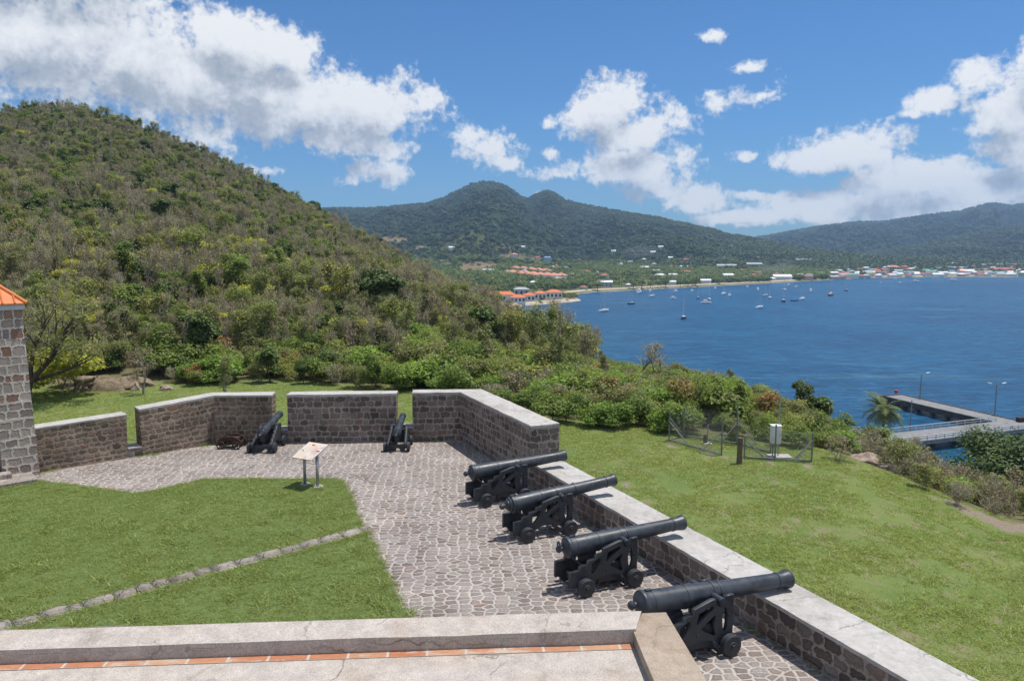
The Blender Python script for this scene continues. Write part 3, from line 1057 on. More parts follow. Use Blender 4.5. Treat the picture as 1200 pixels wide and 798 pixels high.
# ------------------------------------------------------------------ terrain
XS = [-500, 0, 100, 200, 300, 400, 480, 560, 620, 680, 740, 800, 900, 1000, 1100, 1200, 1600]
FD = [50, 50, 51, 52, 53, 52, 50, 46, 42, 40, 39, 38, 36.5, 34, 30.5, 28, 27]
ZF = [-3, -3, -3, -3, -3, -3, -3, -3, -3, -3, -3, -3, -3.0, -3.1, -3.5, -4.0, -4.5]
RD = [330, 325, 315, 300, 285, 265, 245, 215, 180, 130, 85, 62, 52, 44, 40, 36, 36]
YR = [152, 147, 138, 170, 219, 273, 322, 368, 410, 436, 446, 455, 477, 530, 575, 607, 620]
SB = [.35, .35, .35, .35, .35, .35, .35, .35, .33, .30, .28, .28, .29, .33, .40, .42, .42]


def ground(x, y):
    """height of the fort hill, lawns and bluff"""
    d = max(y, 0.01) if y > 0 else 0.01
    a = math.atan2(x, max(y, 1e-3)) if y > 0 else math.copysign(math.pi / 2, x)
    a = max(-1.05, min(1.05, a))
    X = CX + F * math.tan(a) * 1.0
    fd_ = float(np.interp(X, XS, FD))
    zf = float(np.interp(X, XS, ZF))
    rd = float(np.interp(X, XS, RD))
    yr = float(np.interp(X, XS, YR))
    sb = float(np.interp(X, XS, SB))
    if y <= 0:
        d = 0.0
        # behind the viewer the ground is flat towards the left and falls to the right
    r = math.hypot(x, y)
    d = r * math.cos(a) if y > 0 else 0.0
    zr = CAMZ - (yr - YH) / F * rd
    if d < fd_:
        tt_ = d / fd_
        z = -2.8 + (zf + 2.8) * tt_ * tt_ * (3 - 2 * tt_)
        if X > 900 or y <= 0:
            k = max(0.0, x - 20)
            z -= 0.05 * k * (0 if y > 0 else 1)
        z += 0.10 * noise.noise(Vector((x * .09, y * .09, 0)))
    elif d < rd:
        tt_ = (d - fd_) / (rd - fd_)
        pw = 1.45 if zr > 5 else 1.1
        z = zf + (zr - zf) * tt_ ** pw
        w_ = min(1, (d - fd_) / 30)
        z += w_ * 2.2 * noise.noise(Vector((x * .028, y * .028, 1.3))) * (1 - tt_ * .6)
    else:
        z = zr - sb * (d - rd)
        if zr > 5:
            z = zr - .35 * (d - rd) ** 1.0
        z += 1.5 * noise.noise(Vector((x * .03, y * .03, 1.3)))
    return max(z, -46.0)


m, t, out = new_mat('lawn_and_hill_soil')
co = t.n('ShaderNodeTexCoord').outputs['Object']
fo = t.n('ShaderNodeAttribute', attribute_name='forest').outputs['Fac']
a = t.noise(co, 0.16, 6, .65, .4)
b = t.noise(co, 1.1, 7, .72)
g = t.noise(co, 26, 3, .7)
grs = t.mix(t.smooth(a, .38, .62), (0.125, 0.178, 0.050), (0.17, 0.208, 0.066))
grs = t.mix(t.math('MULTIPLY', t.smooth(b, .51, .66), .85), grs, (0.235, 0.20, 0.125))
grs = t.mix(1.0, grs, t.ramp(g, [(.3, .7), (.7, 1.25)]), 'MULTIPLY')
so = t.mix(t.smooth(t.noise(co, .5, 6, .7), .4, .6), (0.12, 0.115, 0.055), (0.165, 0.15, 0.075))
cl = t.mix(fo, grs, so)
ba = t.n('ShaderNodeAttribute', attribute_name='bare').outputs['Fac']
ba = t.smooth(t.math('ADD', ba, t.math('SUBTRACT', b, .5)), .42, .62)
cl = t.mix(ba, cl, t.mix(t.smooth(g, .35, .65), (0.17, 0.135, 0.10), (0.30, 0.245, 0.19)))
finish(t, out, cl, .95, g, .7, .05, .1)
M['ground'] = m

nx_, ny_ = 340, 300
xa = np.concatenate([np.linspace(-330, -60, 90, endpoint=False), np.linspace(-60, 60, 160, endpoint=False), np.linspace(60, 260, 91)])
ya = np.concatenate([np.linspace(-40, 4, 12, endpoint=False), np.linspace(4, 75, 120, endpoint=False), np.linspace(75, 480, 150)])
V = np.zeros((len(xa), len(ya), 3), dtype=np.float32)
FOR = np.zeros((len(xa), len(ya)), dtype=np.float32)
BARE = np.zeros((len(xa), len(ya)), dtype=np.float32)


def forest_mask(x, y):
    if y <= 1:
        return 0.0
    X = CX + F * x / y
    fd_ = float(np.interp(X, XS, FD)) + 0.6 + 1.6 * noise.noise(Vector((x * .25, y * .25, 4)))
    if X > 1085:
        fd_ -= 2.3 * min(1.0, (X - 1085) / 60) * (.6 + .8 * noise.noise(Vector((x * .5, y * .5, 8))))
    return min(1.0, max(0.0, (y - fd_) / 1.0))


def bare_mask(x, y):
    """trodden earth along the far right edge of the lawn and in a few worn spots"""
    if y < 8:
        return 0.0
    X = CX + F * x / y
    into = y - float(np.interp(X, XS, FD))
    v = 0.0
    if X > 1040:
        v = .78 * max(0.0, 1 - abs(into + .7) / 1.5) * min(1.0, (X - 1040) / 110)
    for (px, py, rr) in ((790, 522, 1.0), (835, 532, .9), (905, 541, .8), (945, 545, .8), (735, 570, .7), (760, 590, .6), (930, 610, .6)):
        q = at(px, py, -3.0)
        v = max(v, .8 * (1 - math.hypot(x - q.x, (y - q.y) * .7) / rr))
    return max(0.0, min(1.0, v))


for i, x in enumerate(xa):
    for j, y in enumerate(ya):
        V[i, j] = (x, y, ground(float(x), float(y)))
        FOR[i, j] = forest_mask(float(x), float(y))
        BARE[i, j] = bare_mask(float(x), float(y))
ii, jj = np.meshgrid(np.arange(len(xa) - 1), np.arange(len(ya) - 1), indexing='ij')
nyv = len(ya)
Q = np.stack([ii * nyv + jj, (ii + 1) * nyv + jj, (ii + 1) * nyv + jj + 1, ii * nyv + jj + 1], -1).reshape(-1, 4)
me = npmesh('ground', V.reshape(-1, 3), Q, M['ground'], smooth=True)
at_ = me.attributes.new('forest', 'FLOAT', 'POINT')
at_.data.foreach_set('value', FOR.ravel())
me.attributes.new('bare', 'FLOAT', 'POINT').data.foreach_set('value', BARE.ravel())
tag(obj('ground', me), kind='structure')

# ------------------------------------------------------------------ bay
m, t, out = new_mat('bay_water')
co = t.n('ShaderNodeTexCoord').outputs['Object']
big = t.noise(co, .0065, 5, .6, .8)
stre = t.noise(t.n('ShaderNodeMapping', {'Vector': co, 'Rotation': (0, 0, R(25)), 'Scale': (.012, .05, 1)}).outputs[0], 1.0, 6, .65, .5)
sh = t.n('ShaderNodeAttribute', attribute_name='shallow').outputs['Fac']
wc = t.mix(t.smooth(big, .35, .65), (0.006, 0.056, 0.128), (0.008, 0.073, 0.155))
wc = t.mix(t.math('MULTIPLY', t.math('MULTIPLY', t.smooth(stre, .50, .68), t.smooth(t.noise(co, .004, 3, .5), .42, .6)), .75), wc, (0.04, 0.12, 0.19))
wc = t.mix(sh, wc, (0.012, 0.135, 0.155))
w1 = t.noise(co, .35, 4, .65)
w2 = t.noise(t.n('ShaderNodeMapping', {'Vector': co, 'Rotation': (0, 0, R(-60)), 'Scale': (.10, .32, 1)}).outputs[0], 1.0, 5, .6, .4)
hh = t.math('ADD', t.math('MULTIPLY', w1, .5), t.math('MULTIPLY', w2, 1.0))
wc = t.mix(1.0, wc, t.ramp(hh, [(.58, .74), (.74, 1.02), (.92, 1.55)]), 'MULTIPLY')
p = t.n('ShaderNodeBsdfPrincipled', {'Base Color': wc, 'Roughness': .30, 'IOR': 1.33, 'Specular IOR Level': .16})
bb = t.n('ShaderNodeBump', {'Strength': .9, 'Distance': 1.3, 'Height': hh})
t.t.links.new(bb.outputs[0], p.inputs['Normal'])
t.t.links.new(p.outputs[0], out.inputs[0])
M['water'] = m
xa2 = np.concatenate([np.linspace(-2500, -300, 12, endpoint=False), np.linspace(-300, 600, 90, endpoint=False), np.linspace(600, 3500, 20)])
ya2 = np.concatenate([np.linspace(20, 420, 60, endpoint=False), np.linspace(420, 1500, 50, endpoint=False), np.linspace(1500, 2600, 6)])
V = np.zeros((len(xa2), len(ya2), 3), dtype=np.float32)
SHL = np.zeros((len(xa2), len(ya2)), dtype=np.float32)
for i, x in enumerate(xa2):
    for j, y in enumerate(ya2):
        V[i, j] = (x, y, SEA)
        if y < 400 and -300 < x < 400:
            gz = ground(float(x), float(y))
            # bottom depth just below the surface
            X = CX + F * x / max(y, 1)
            rd = float(np.interp(X, XS, RD)); yr = float(np.interp(X, XS, YR)); sb = float(np.interp(X, XS, SB))
            zr = CAMZ - (yr - YH) / F * rd
            shore = rd + (zr - SEA) / sb
            SHL[i, j] = max(0.0, 1 - max(0.0, (y - shore)) / 62.0) ** 1.4 * .85
ii, jj = np.meshgrid(np.arange(len(xa2) - 1), np.arange(len(ya2) - 1), indexing='ij')
nyv = len(ya2)
Q = np.stack([ii * nyv + jj, (ii + 1) * nyv + jj, (ii + 1) * nyv + jj + 1, ii * nyv + jj + 1], -1).reshape(-1, 4)
me = npmesh('water', V.reshape(-1, 3), Q, M['water'], smooth=True)
me.attributes.new('shallow', 'FLOAT', 'POINT').data.foreach_set('value', SHL.ravel())
tag(obj('water', me), kind='structure')

# ------------------------------------------------------------------ far shore and mountains
HT = CAMZ - SEA
SHX = [-400, 300, 480, 560, 600, 655, 700, 740, 780, 820, 860, 920, 973, 1030, 1100, 1200, 1400, 1800]
SHY = [372, 366, 358, 352, 349.5, 345.5, 341.5, 339.5, 337.5, 335.5, 333.5, 330.5, 327.6, 325.2, 324.4, 324, 323.5, 323]
TOPX = [-400, 200, 390, 430, 470, 500, 520, 540, 553, 566, 580, 592, 602, 610, 618, 628, 640, 650, 662, 690, 730, 770, 810, 850, 890, 930, 960, 1000, 1060, 1200, 1800]
TOPY = [270, 252, 245, 246, 243, 240, 234, 224, 218, 215.5, 216, 220, 226, 232, 235, 230, 225, 228, 237, 243, 250, 256.5, 265.5, 275, 283.5, 291, 296, 301, 305, 308, 308]
TOPD = [2600, 2800, 2900, 2900, 2900, 2900, 2900, 2900, 2900, 2900, 2900, 2900, 2900, 2900, 2900, 2900, 2900, 2900, 2850, 2750, 2600, 2450, 2300, 2150, 2000, 1850, 1750, 1700, 1650, 1650, 1650]
FARX = [500, 840, 870, 900, 930, 950, 1000, 1030, 1060, 1085, 1100, 1120, 1140, 1158, 1175, 1200, 1260, 1400, 1800]
FARY = [300, 288, 282, 277, 271, 268, 261.5, 261, 257, 253, 251, 249, 243, 240, 242.5, 241, 236, 244, 262]
F2X = [900, 980, 1030, 1080, 1110, 1150, 1200, 1260, 1500, 1800]
F2Y = [303, 299, 295, 287, 280, 273, 265, 258, 252, 262]


def ridged(x, y, s):
    v = 0.0
    am = 1.0
    for o_ in range(4):
        v += am * (1 - abs(noise.noise(Vector((x * s, y * s, 3.7 + o_)))) * 2)
        s *= 2.05
        am *= .5
    return v


def polar_land(kind):
    """(X column, t) -> depth, height"""
    def f(X, tt_):
        ysh = float(np.interp(X, SHX, SHY))
        S = HT * F / (ysh - YH)
        if kind == 'mid':
            D = float(np.interp(X, TOPX, TOPD)); Y = float(np.interp(X, TOPX, TOPY))
        elif kind == 'front':
            S += 450
            D = 2700.0; Y = float(np.interp(X, F2X, F2Y))
        else:
            S += 700
            D = 4400.0; Y = float(np.interp(X, FARX, FARY))
        zt = CAMZ - (Y - YH) / F * D
        z0 = SEA + 1.2
        d = S + (D - S) * tt_
        x = (X - CX) / F * d
        if tt_ <= 1:
            if kind == 'mid':
                prof = .11 * min(1, tt_ / .42) ** .9 + .89 * max(0.0, (tt_ - .30) / .70) ** 1.25
            else:
                prof = .04 * min(1, tt_ / .3) + .96 * max(0.0, (tt_ - .18) / .82) ** 1.2
            z = z0 + (zt - z0) * prof
            amp = {'mid': 165, 'front': 140, 'far': 190}[kind]
            rel = (zt - z0) / 300.0
            env = max(0.0, tt_ - .22) / .78
            env = env * max(0.0, 1 - env * 1.08) * 3.2
            z += amp * min(1.2, rel) * env * (ridged(x, d, .0026) - .95) * .75
            z += 2.5 * min(1, tt_ * 6) * noise.noise(Vector((x * .012, d * .012, 0)))
        else:
            z = zt - (d - D) * .45
        if tt_ < 0.0:
            z = z0 - (S - d) * .3
        return x, d, z
    return f


def land_z(kind, X, d):
    ysh = float(np.interp(X, SHX, SHY))
    S = HT * F / (ysh - YH)
    if kind == 'mid':
        D = float(np.interp(X, TOPX, TOPD))
    elif kind == 'front':
        S += 450; D = 2700.0
    else:
        S += 700; D = 4400.0
    return polar_land(kind)(X, (d - S) / (D - S))[2]


def land_at(px, py, kind='mid', dmax=3000):
    """first point of the land seen at a picture position"""
    ysh = float(np.interp(px, SHX, SHY))
    d = HT * F / (ysh - YH) + 2
    while d < dmax:
        z = land_z(kind, px, d)
        if YH + (CAMZ - z) / d * F <= py:
            break
        d += 6
    return Vector(((px - CX) / F * d, d, land_z(kind, px, d)))


CLEAR = [(564, 313, 26, 7), (548, 318, 10, 6), (462, 281, 18, 4), (600, 302, 20, 4), (496, 291, 12, 3), (520, 307, 10, 3), (628, 305, 12, 3), (890, 302, 10, 2.5), (905, 312, 8, 2)]


def clearing(px, py):
    best = 0.0
    for (cx, cy, rx, ry) in CLEAR:
        e = ((px - cx) / rx) ** 2 + ((py - cy) / ry) ** 2
        best = max(best, 1 - e)
    return best if best > 0 else -1.0


m, t, out = new_mat('forested_mountain_soil')
co = t.n('ShaderNodeTexCoord').outputs['Object']
cl_ = t.n('ShaderNodeAttribute', attribute_name='clearing').outputs['Fac']
low = t.n('ShaderNodeAttribute', attribute_name='lowland').outputs['Fac']
b = t.noise(co, .02, 6, .65)
c1 = t.mix(t.smooth(b, .4, .6), (0.026, 0.040, 0.016), (0.045, 0.06, 0.022))
c1 = t.mix(low, c1, t.mix(t.smooth(b, .42, .58), (0.10, 0.125, 0.045), (0.19, 0.175, 0.08)))
c1 = t.mix(cl_, c1, t.mix(t.smooth(b, .4, .6), (0.21, 0.155, 0.085), (0.25, 0.20, 0.11)))
finish(t, out, c1, .95, t.noise(co, .12, 5, .7), .8, 6.0, .1)
M['mountain'] = m
FOREST_FACES = {}
for kind, name, X0, X1, nX, nT in (('mid', 'mountain', -350, 1500, 420, 130), ('front', 'foothills', 880, 1750, 160, 70), ('far', 'far_mountains', 560, 1450, 190, 90)):
    f = polar_land(kind)
    ts = np.concatenate([[-.06, 0.0], np.linspace(.004, 1, nT), [1.08, 1.25]])
    Xc = np.linspace(X0, X1, nX)
    V = np.zeros((nX, len(ts), 3), dtype=np.float32)
    CLV = np.zeros((nX, len(ts)), dtype=np.float32)
    LOW = np.zeros((nX, len(ts)), dtype=np.float32)
    for i, X in enumerate(Xc):
        for j, tt_ in enumerate(ts):
            x, d, z = f(float(X), float(tt_))
            V[i, j] = (x, d, z)
            if kind == 'mid':
                py = YH + (CAMZ - z) / d * F
                cval = clearing(float(X), py) + .5 * noise.noise(Vector((x * .02, d * .02, 9)))
                CLV[i, j] = 1.0 if cval > .3 else max(0.0, cval / .3)
                LOW[i, j] = max(0.0, min(1.0, (.40 - tt_) / .12))
    ii, jj = np.meshgrid(np.arange(nX - 1), np.arange(len(ts) - 1), indexing='ij')
    n2 = len(ts)
    Q = np.stack([ii * n2 + jj, (ii + 1) * n2 + jj, (ii + 1) * n2 + jj + 1, ii * n2 + jj + 1], -1).reshape(-1, 4)
    me = npmesh(name, V.reshape(-1, 3), Q, M['mountain'], smooth=True)
    me.attributes.new('clearing', 'FLOAT', 'POINT').data.foreach_set('value', CLV.ravel())
    me.attributes.new('lowland', 'FLOAT', 'POINT').data.foreach_set('value', LOW.ravel())
    tag(obj(name, me), kind='structure')

# sand along the far shore
M['sand'] = plain_mat('pale_beach_sand', (0.42, 0.34, 0.25), .95, .2, .05)
sv, sf = [], []
Xc = np.linspace(610, 1500, 220)
for X in Xc:
    ysh = float(np.interp(X, SHX, SHY))
    S = HT * F / (ysh - YH)
    w_ = 13 * (1.15 + .6 * noise.noise(Vector((X * .02, 5, 0))))
    for d, z in ((S - 9, SEA - .5), (S + 3, SEA + 1.1), (S + w_, SEA + 2.6)):
        sv.append(((X - CX) / F * d, d, z))
for i in range(len(Xc) - 1):
    for j in range(2):
        sf.append((i * 3 + j, i * 3 + 3 + j, i * 3 + 4 + j, i * 3 + 1 + j))
tag(obj('beach', pymesh('beach', sv, sf, M['sand'], smooth=True)), kind='structure')

# low spit with the shore hotel
spit_px = [(560, 364), (597, 359.8), (640, 356.2), (668, 353.6), (678, 352.3), (676, 350.6), (664, 349.6), (650, 347.5), (640, 345), (560, 347)]
spit = [at(x, y, SEA) for x, y in spit_px]
cs = sum(spit, Vector()) / len(spit)
k = len(spit)
V = [(p + (p - cs).normalized() * 5 + Vector((0, 0, -1))) for p in spit] + [p + Vector((0, 0, .9)) for p in spit] + [p.lerp(cs, .10) + Vector((0, 0, 2.6)) for p in spit]
V = [v.to_3d() for v in V]
faces = [(i, (i + 1) % k, k + (i + 1) % k, k + i) for i in range(k)] + [(k + i, k + (i + 1) % k, 2 * k + (i + 1) % k, 2 * k + i) for i in range(k)] + [tuple(range(2 * k, 3 * k))]
M['spit'] = plain_mat('spit_sand_and_grass', (0.16, 0.15, 0.07), .95, .4, .06)
tag(obj('land_spit', pymesh('land_spit', V, faces, [M['sand'], M['spit']], mi=[0] * k + [0] * k + [1])), kind='structure')
SPITZ = SEA + 2.6

# ------------------------------------------------------------------ plants: meshes
def cards(lobes, n, size, seed, shell=.55, upb=1.0, aspect=.6, flat=1.0):
    """leaf-sized rhombi spread through the volume of several lobes: (x, y, z, rx, rz)"""
    g = np.random.default_rng(seed)
    lb = np.array(lobes, dtype=float)
    w = lb[:, 3] ** 2 + lb[:, 3] * lb[:, 4]
    k = g.choice(len(lb), size=n, p=w / w.sum())
    d = g.normal(size=(n, 3))
    d /= np.linalg.norm(d, axis=1)[:, None]
    d[:, 2] = np.where(d[:, 2] < -.35, d[:, 2] * .4, d[:, 2])
    rr = shell + (1 - shell) * g.random(n) ** .6
    rr *= 1 + .16 * g.normal(size=n)
    P = lb[k, :3] + d * np.stack([lb[k, 3], lb[k, 3], lb[k, 4]], 1) * rr[:, None]
    nrm = d + np.array([0, 0, upb]) + g.normal(size=(n, 3)) * .5
    nrm /= np.linalg.norm(nrm, axis=1)[:, None]
    r_ = g.normal(size=(n, 3))
    t1 = np.cross(nrm, r_)
    t1 /= np.linalg.norm(t1, axis=1)[:, None]
    t2 = np.cross(nrm, t1)
    s = (size * g.uniform(.6, 1.35, n))[:, None]
    V = np.stack([P - t1 * s, P - t2 * s * aspect + nrm * s * .12, P + t1 * s, P + t2 * s * aspect + nrm * s * .12], 1).reshape(-1, 3)
    return V, np.arange(n * 4).reshape(-1, 4)


def tubes(segs, sides=4):
    """segs: (p0, p1, r0, r1) -> quads"""
    V, Qd = [], []
    for p0, p1, r0, r1 in segs:
        d = (p1 - p0)
        if d.length < 1e-5:
            continue
        d.normalize()
        a = d.orthogonal().normalized()
        b = d.cross(a)
        base = len(V)
        for p, r in ((p0, r0), (p1, r1)):
            for s in range(sides):
                an = 2 * math.pi * s / sides
                V.append(p + a * (r * math.cos(an)) + b * (r * math.sin(an)))
        for s in range(sides):
            Qd.append((base + s, base + (s + 1) % sides, base + sides + (s + 1) % sides, base + sides + s))
    return V, Qd


def grow(rnd, p, d, L, r, level, segs, tips, spread=.6, up=.25, kids=(2, 3), wander=.18, shrink=.68):
    n = 3 if level > 1 else 2
    for i in range(n):
        d2 = (d + Vector((rnd.uniform(-1, 1), rnd.uniform(-1, 1), rnd.uniform(-1, 1))) * wander + Vector((0, 0, up * .25))).normalized()
        q = p + d2 * (L / n)
        r2 = r * (.88 if level > 0 else .7)
        segs.append((p.copy(), q.copy(), r, r2, level))
        p, d, r = q, d2, r2
        if level > 0 and i < n - 1 and rnd.random() < .65:
            a = Vector((rnd.uniform(-1, 1), rnd.uniform(-1, 1), rnd.uniform(-.2, .8)))
            grow(rnd, p, (d * .55 + a * spread).normalized(), L * shrink * .8, r * .55, level - 1, segs, tips, spread, up, kids, wander, shrink)
    if level == 0:
        tips.append(p)
        return
    for i in range(rnd.randint(*kids)):
        a = Vector((rnd.uniform(-1, 1), rnd.uniform(-1, 1), rnd.uniform(-.3, .7)))
        grow(rnd, p, (d * .7 + a * spread).normalized(), L * shrink, r * .66, level - 1, segs, tips, spread, up, kids, wander, shrink)


def tree_meshes(seed, h, cr, ch, leaf, n, size, bark='bark', trunk_h=.35, levels=3, twigs=False, lob=7, spread=.6, lobe_r=.42, leafn=None, umbrella=False, stems=1, r0=None):
    """(trunk mesh, crown mesh); the crown is leaves, twigs or both"""
    rnd = random.Random(seed)
    segs, tips = [], []
    r0 = r0 or h * .022
    for s in range(stems):
        lean = Vector((rnd.uniform(-1, 1), rnd.uniform(-1, 1), 0)) * (.12 if stems == 1 else .55)
        grow(rnd, Vector((rnd.uniform(-.1, .1) * (stems > 1), rnd.uniform(-.1, .1) * (stems > 1), -.3)), (Vector((0, 0, 1)) + lean).normalized(), h * trunk_h + .3, r0 / (stems ** .4), levels, segs, tips,
             spread, .35)
    zmax = max(t.z for t in tips)
    rmax = max(math.hypot(t.x, t.y) for t in tips)
    sx, sz = cr * (1.0 if twigs else .82) / max(rmax, .1), h * (1.0 if twigs else .88) / zmax
    def S(p):
        f = min(1.0, max(0.0, p.z / (h * .3)))
        return Vector((p.x * sx, p.y * sx, p.z * sz))
    segs = [(S(a), S(b), ra, rb, lv) for a, b, ra, rb, lv in segs]
    tips = [S(t) for t in tips]
    thick = [s[:4] for s in segs if s[4] >= (1 if twigs else 1)]
    thin = [s[:4] for s in segs if s[4] < 1]
    tv, tq = tubes(thick, 5)
    trunk = npmesh('trunk', [tuple(v) for v in tv], tq, M[bark], smooth=True)
    CV, CQ, mi = [], [], []
    if twigs:
        ext = []
        for a, b, ra, rb in thin:
            ext.append((a, b, max(ra, .010), max(rb * .7, .007)))
            for _ in range(3):
                d = (b - a).normalized() + Vector((rnd.uniform(-1, 1), rnd.uniform(-1, 1), rnd.uniform(-.5, .9))) * .8
                st = a.lerp(b, rnd.uniform(.2, 1))
                ext.append((st, st + d.normalized() * h * rnd.uniform(.05, .12), .010, .006))
        v, q = tubes(ext, 3)
        CV.append(np.array([tuple(x) for x in v])); CQ.append(np.array(q)); mi += [0] * len(q)
    if n:
        lobes = []
        if twigs:
            for t_ in tips:
                lobes.append((t_.x, t_.y, t_.z - ch * .08, cr * .26, ch * .20))
        else:
            zc = h - ch / 2
            lobes.append((0, 0, zc, cr * .62, ch * .40))
            for i in range(lob):
                a = 2 * math.pi * (i + rnd.random() * .7) / lob
                rr = cr * rnd.uniform(.42, .72)
                zz = zc + ch * rnd.uniform(-.30, .34) * (.5 if umbrella else 1)
                q_ = cr * lobe_r * rnd.uniform(.7, 1.25)
                lobes.append((math.cos(a) * rr, math.sin(a) * rr, zz, q_, q_ * (.5 if umbrella else .8)))
        v, q = cards(lobes, n, size, seed + 100)
        off = sum(len(x) for x in CV)
        CV.append(v); CQ.append(q + off)
        mi += [1 if twigs else 0] * len(q)
    mats = ([L_['twig'], L_[leaf]] if twigs else [L_[leaf]])
    crown = npmesh('crown', np.concatenate(CV), np.concatenate(CQ), mats, mi=mi)
    return trunk, crown


def join_mesh(a, b, name):
    """one mesh of trunk + crown, for the mass of trees higher up"""
    na, nb = len(a.vertices), len(b.vertices)
    V = np.zeros((na + nb) * 3, dtype=np.float32)
    a.vertices.foreach_get('co', V[:na * 3])
    b.vertices.foreach_get('co', V[na * 3:])
    qa = np.zeros(len(a.polygons) * 4, dtype=np.int32); a.loops.foreach_get('vertex_index', qa)
    qb = np.zeros(len(b.polygons) * 4, dtype=np.int32); b.loops.foreach_get('vertex_index', qb)
    ma = np.zeros(len(a.polygons), dtype=np.int32)
    mb = np.zeros(len(b.polygons), dtype=np.int32); b.polygons.foreach_get('material_index', mb)
    return npmesh(name, V.reshape(-1, 3), np.concatenate([qa, qb + na]).reshape(-1, 4), list(a.materials) + list(b.materials), mi=np.concatenate([ma, mb + len(a.materials)]))


PROTO = {}      # name -> list of (trunk, crown, joined)
def proto(key, variants, **kw):
    PROTO[key] = []
    for v in range(variants):
        t_, c_ = tree_meshes(seed=hash_key(key) + v * 17, **kw)
        PROTO[key].append((t_, c_, join_mesh(t_, c_, key)))


def hash_key(s):
    return sum((i + 3) * ord(c) for i, c in enumerate(s)) % 9973


proto('green_tree', 4, h=5.4, cr=1.6, ch=4.2, leaf='green', n=2300, size=.12, lob=14, lobe_r=.26)
proto('light_tree', 5, h=5.2, cr=1.5, ch=3.6, leaf='light', n=1500, size=.105, twigs=True, spread=.45, bark='bark_pale')
proto('dark_tree', 3, h=5.4, cr=1.7, ch=4.4, leaf='dark', n=3200, size=.16, bark='bark_dark')
proto('yellow_tree', 3, h=4.8, cr=2.1, ch=2.4, leaf='yellow', n=1500, size=.15, umbrella=True)
proto('olive_tree', 5, h=5.2, cr=1.45, ch=3.4, leaf='olive', n=1250, size=.10, spread=.42, twigs=True, bark='bark_pale')
proto('bare_tree', 5, h=5.2, cr=1.4, ch=3.4, leaf='dry', n=330, size=.08, spread=.42, twigs=True, bark='bark_pale', levels=3)
proto('slim_tree', 2, h=6.4, cr=1.2, ch=4.6, leaf='green', n=1700, size=.14, bark='bark_dark', lob=8)
proto('green_shrub', 3, h=2.0, cr=1.5, ch=1.75, leaf='green', n=2600, size=.085, trunk_h=.2, levels=2)
proto('bright_shrub', 3, h=2.0, cr=1.5, ch=1.8, leaf='bright', n=2000, size=.105, trunk_h=.2, levels=2)
proto('olive_shrub', 3, h=1.9, cr=1.4, ch=1.6, leaf='olive', n=1600, size=.07, trunk_h=.2, levels=2, twigs=True, stems=3, bark='bark_pale')
proto('dry_shrub', 3, h=1.9, cr=1.4, ch=1.6, leaf='dry', n=420, size=.06, trunk_h=.2, levels=3, twigs=True, stems=3, bark='bark_pale')
proto('light_shrub', 2, h=1.9, cr=1.5, ch=1.6, leaf='light', n=1900, size=.085, trunk_h=.2, levels=2)
proto('russet_shrub', 2, h=1.9, cr=1.3, ch=1.6, leaf='russet', n=1100, size=.08, trunk_h=.2, levels=2, twigs=True, stems=2)


proto('yellow_shrub', 1, h=2.0, cr=1.5, ch=1.8, leaf='yellow', n=2600, size=.085, trunk_h=.2, levels=2)


def scatter(name, protos, pts, group=None):
    """pts: (x, y, z, rot, scale, tilt, prototype index); one object that instances the prototype meshes"""
    pts = np.asarray(pts, dtype=np.float32)
    me = bpy.data.meshes.new(name)
    me.vertices.add(len(pts))
    me.vertices.foreach_set('co', pts[:, :3].ravel())
    for nm, c in (('rz', 3), ('sc', 4), ('tl', 5)):
        me.attributes.new(nm, 'FLOAT', 'POINT').data.foreach_set('value', pts[:, c].copy())
    me.attributes.new('idx', 'INT', 'POINT').data.foreach_set('value', pts[:, 6].astype(np.int32))
    me.update()
    o = obj(name, me)
    ng = bpy.data.node_groups.new(name, 'GeometryNodeTree')
    ng.interface.new_socket('Geometry', in_out='INPUT', socket_type='NodeSocketGeometry')
    ng.interface.new_socket('Geometry', in_out='OUTPUT', socket_type='NodeSocketGeometry')
    t = NT(ng)
    gi, go = t.n('NodeGroupInput'), t.n('NodeGroupOutput')
    jn = t.n('GeometryNodeJoinGeometry')
    def attr(nm, ty):
        nd = t.n('GeometryNodeInputNamedAttribute', {'Name': nm}, data_type=ty)
        return nd.outputs[0]
    ai, ar, as_, al = attr('idx', 'INT'), attr('rz', 'FLOAT'), attr('sc', 'FLOAT'), attr('tl', 'FLOAT')
    rot = t.n('ShaderNodeCombineXYZ', {0: al, 2: ar}).outputs[0]
    for k, pm in enumerate(protos):
        po = bpy.data.objects.new(name + '_kind', pm)
        oi = t.n('GeometryNodeObjectInfo')
        oi.inputs['Object'].default_value = po
        cmpn = t.n('FunctionNodeCompare', None, data_type='INT', operation='EQUAL')
        t.t.links.new(ai, cmpn.inputs[2])
        cmpn.inputs[3].default_value = k
        ip = t.n('GeometryNodeInstanceOnPoints', {'Points': gi.outputs[0], 'Selection': cmpn.outputs[0], 'Instance': oi.outputs['Geometry']})
        t.t.links.new(rot, ip.inputs['Rotation'])
        t.t.links.new(as_, ip.inputs['Scale'])
        t.t.links.new(ip.outputs[0], jn.inputs[0])
    t.t.links.new(jn.outputs[0], go.inputs[0])
    md = o.modifiers.new('scatter', 'NODES')
    md.node_group = ng
    tag(o, kind='stuff', group=group)
    return o


# ------------------------------------------------------------------ plants: where they grow
KINDS = ['green_tree', 'light_tree', 'dark_tree', 'yellow_tree', 'olive_tree', 'bare_tree', 'slim_tree']
SHRUBS = ['green_shrub', 'bright_shrub', 'olive_shrub', 'dry_shrub', 'light_shrub', 'russet_shrub']
HGT = {'green_tree': 5.2, 'light_tree': 4.8, 'dark_tree': 5.4, 'yellow_tree': 4.8, 'olive_tree': 4.8, 'bare_tree': 4.8, 'slim_tree': 6.4}
CLR = [(130, 455, 58, 12)]


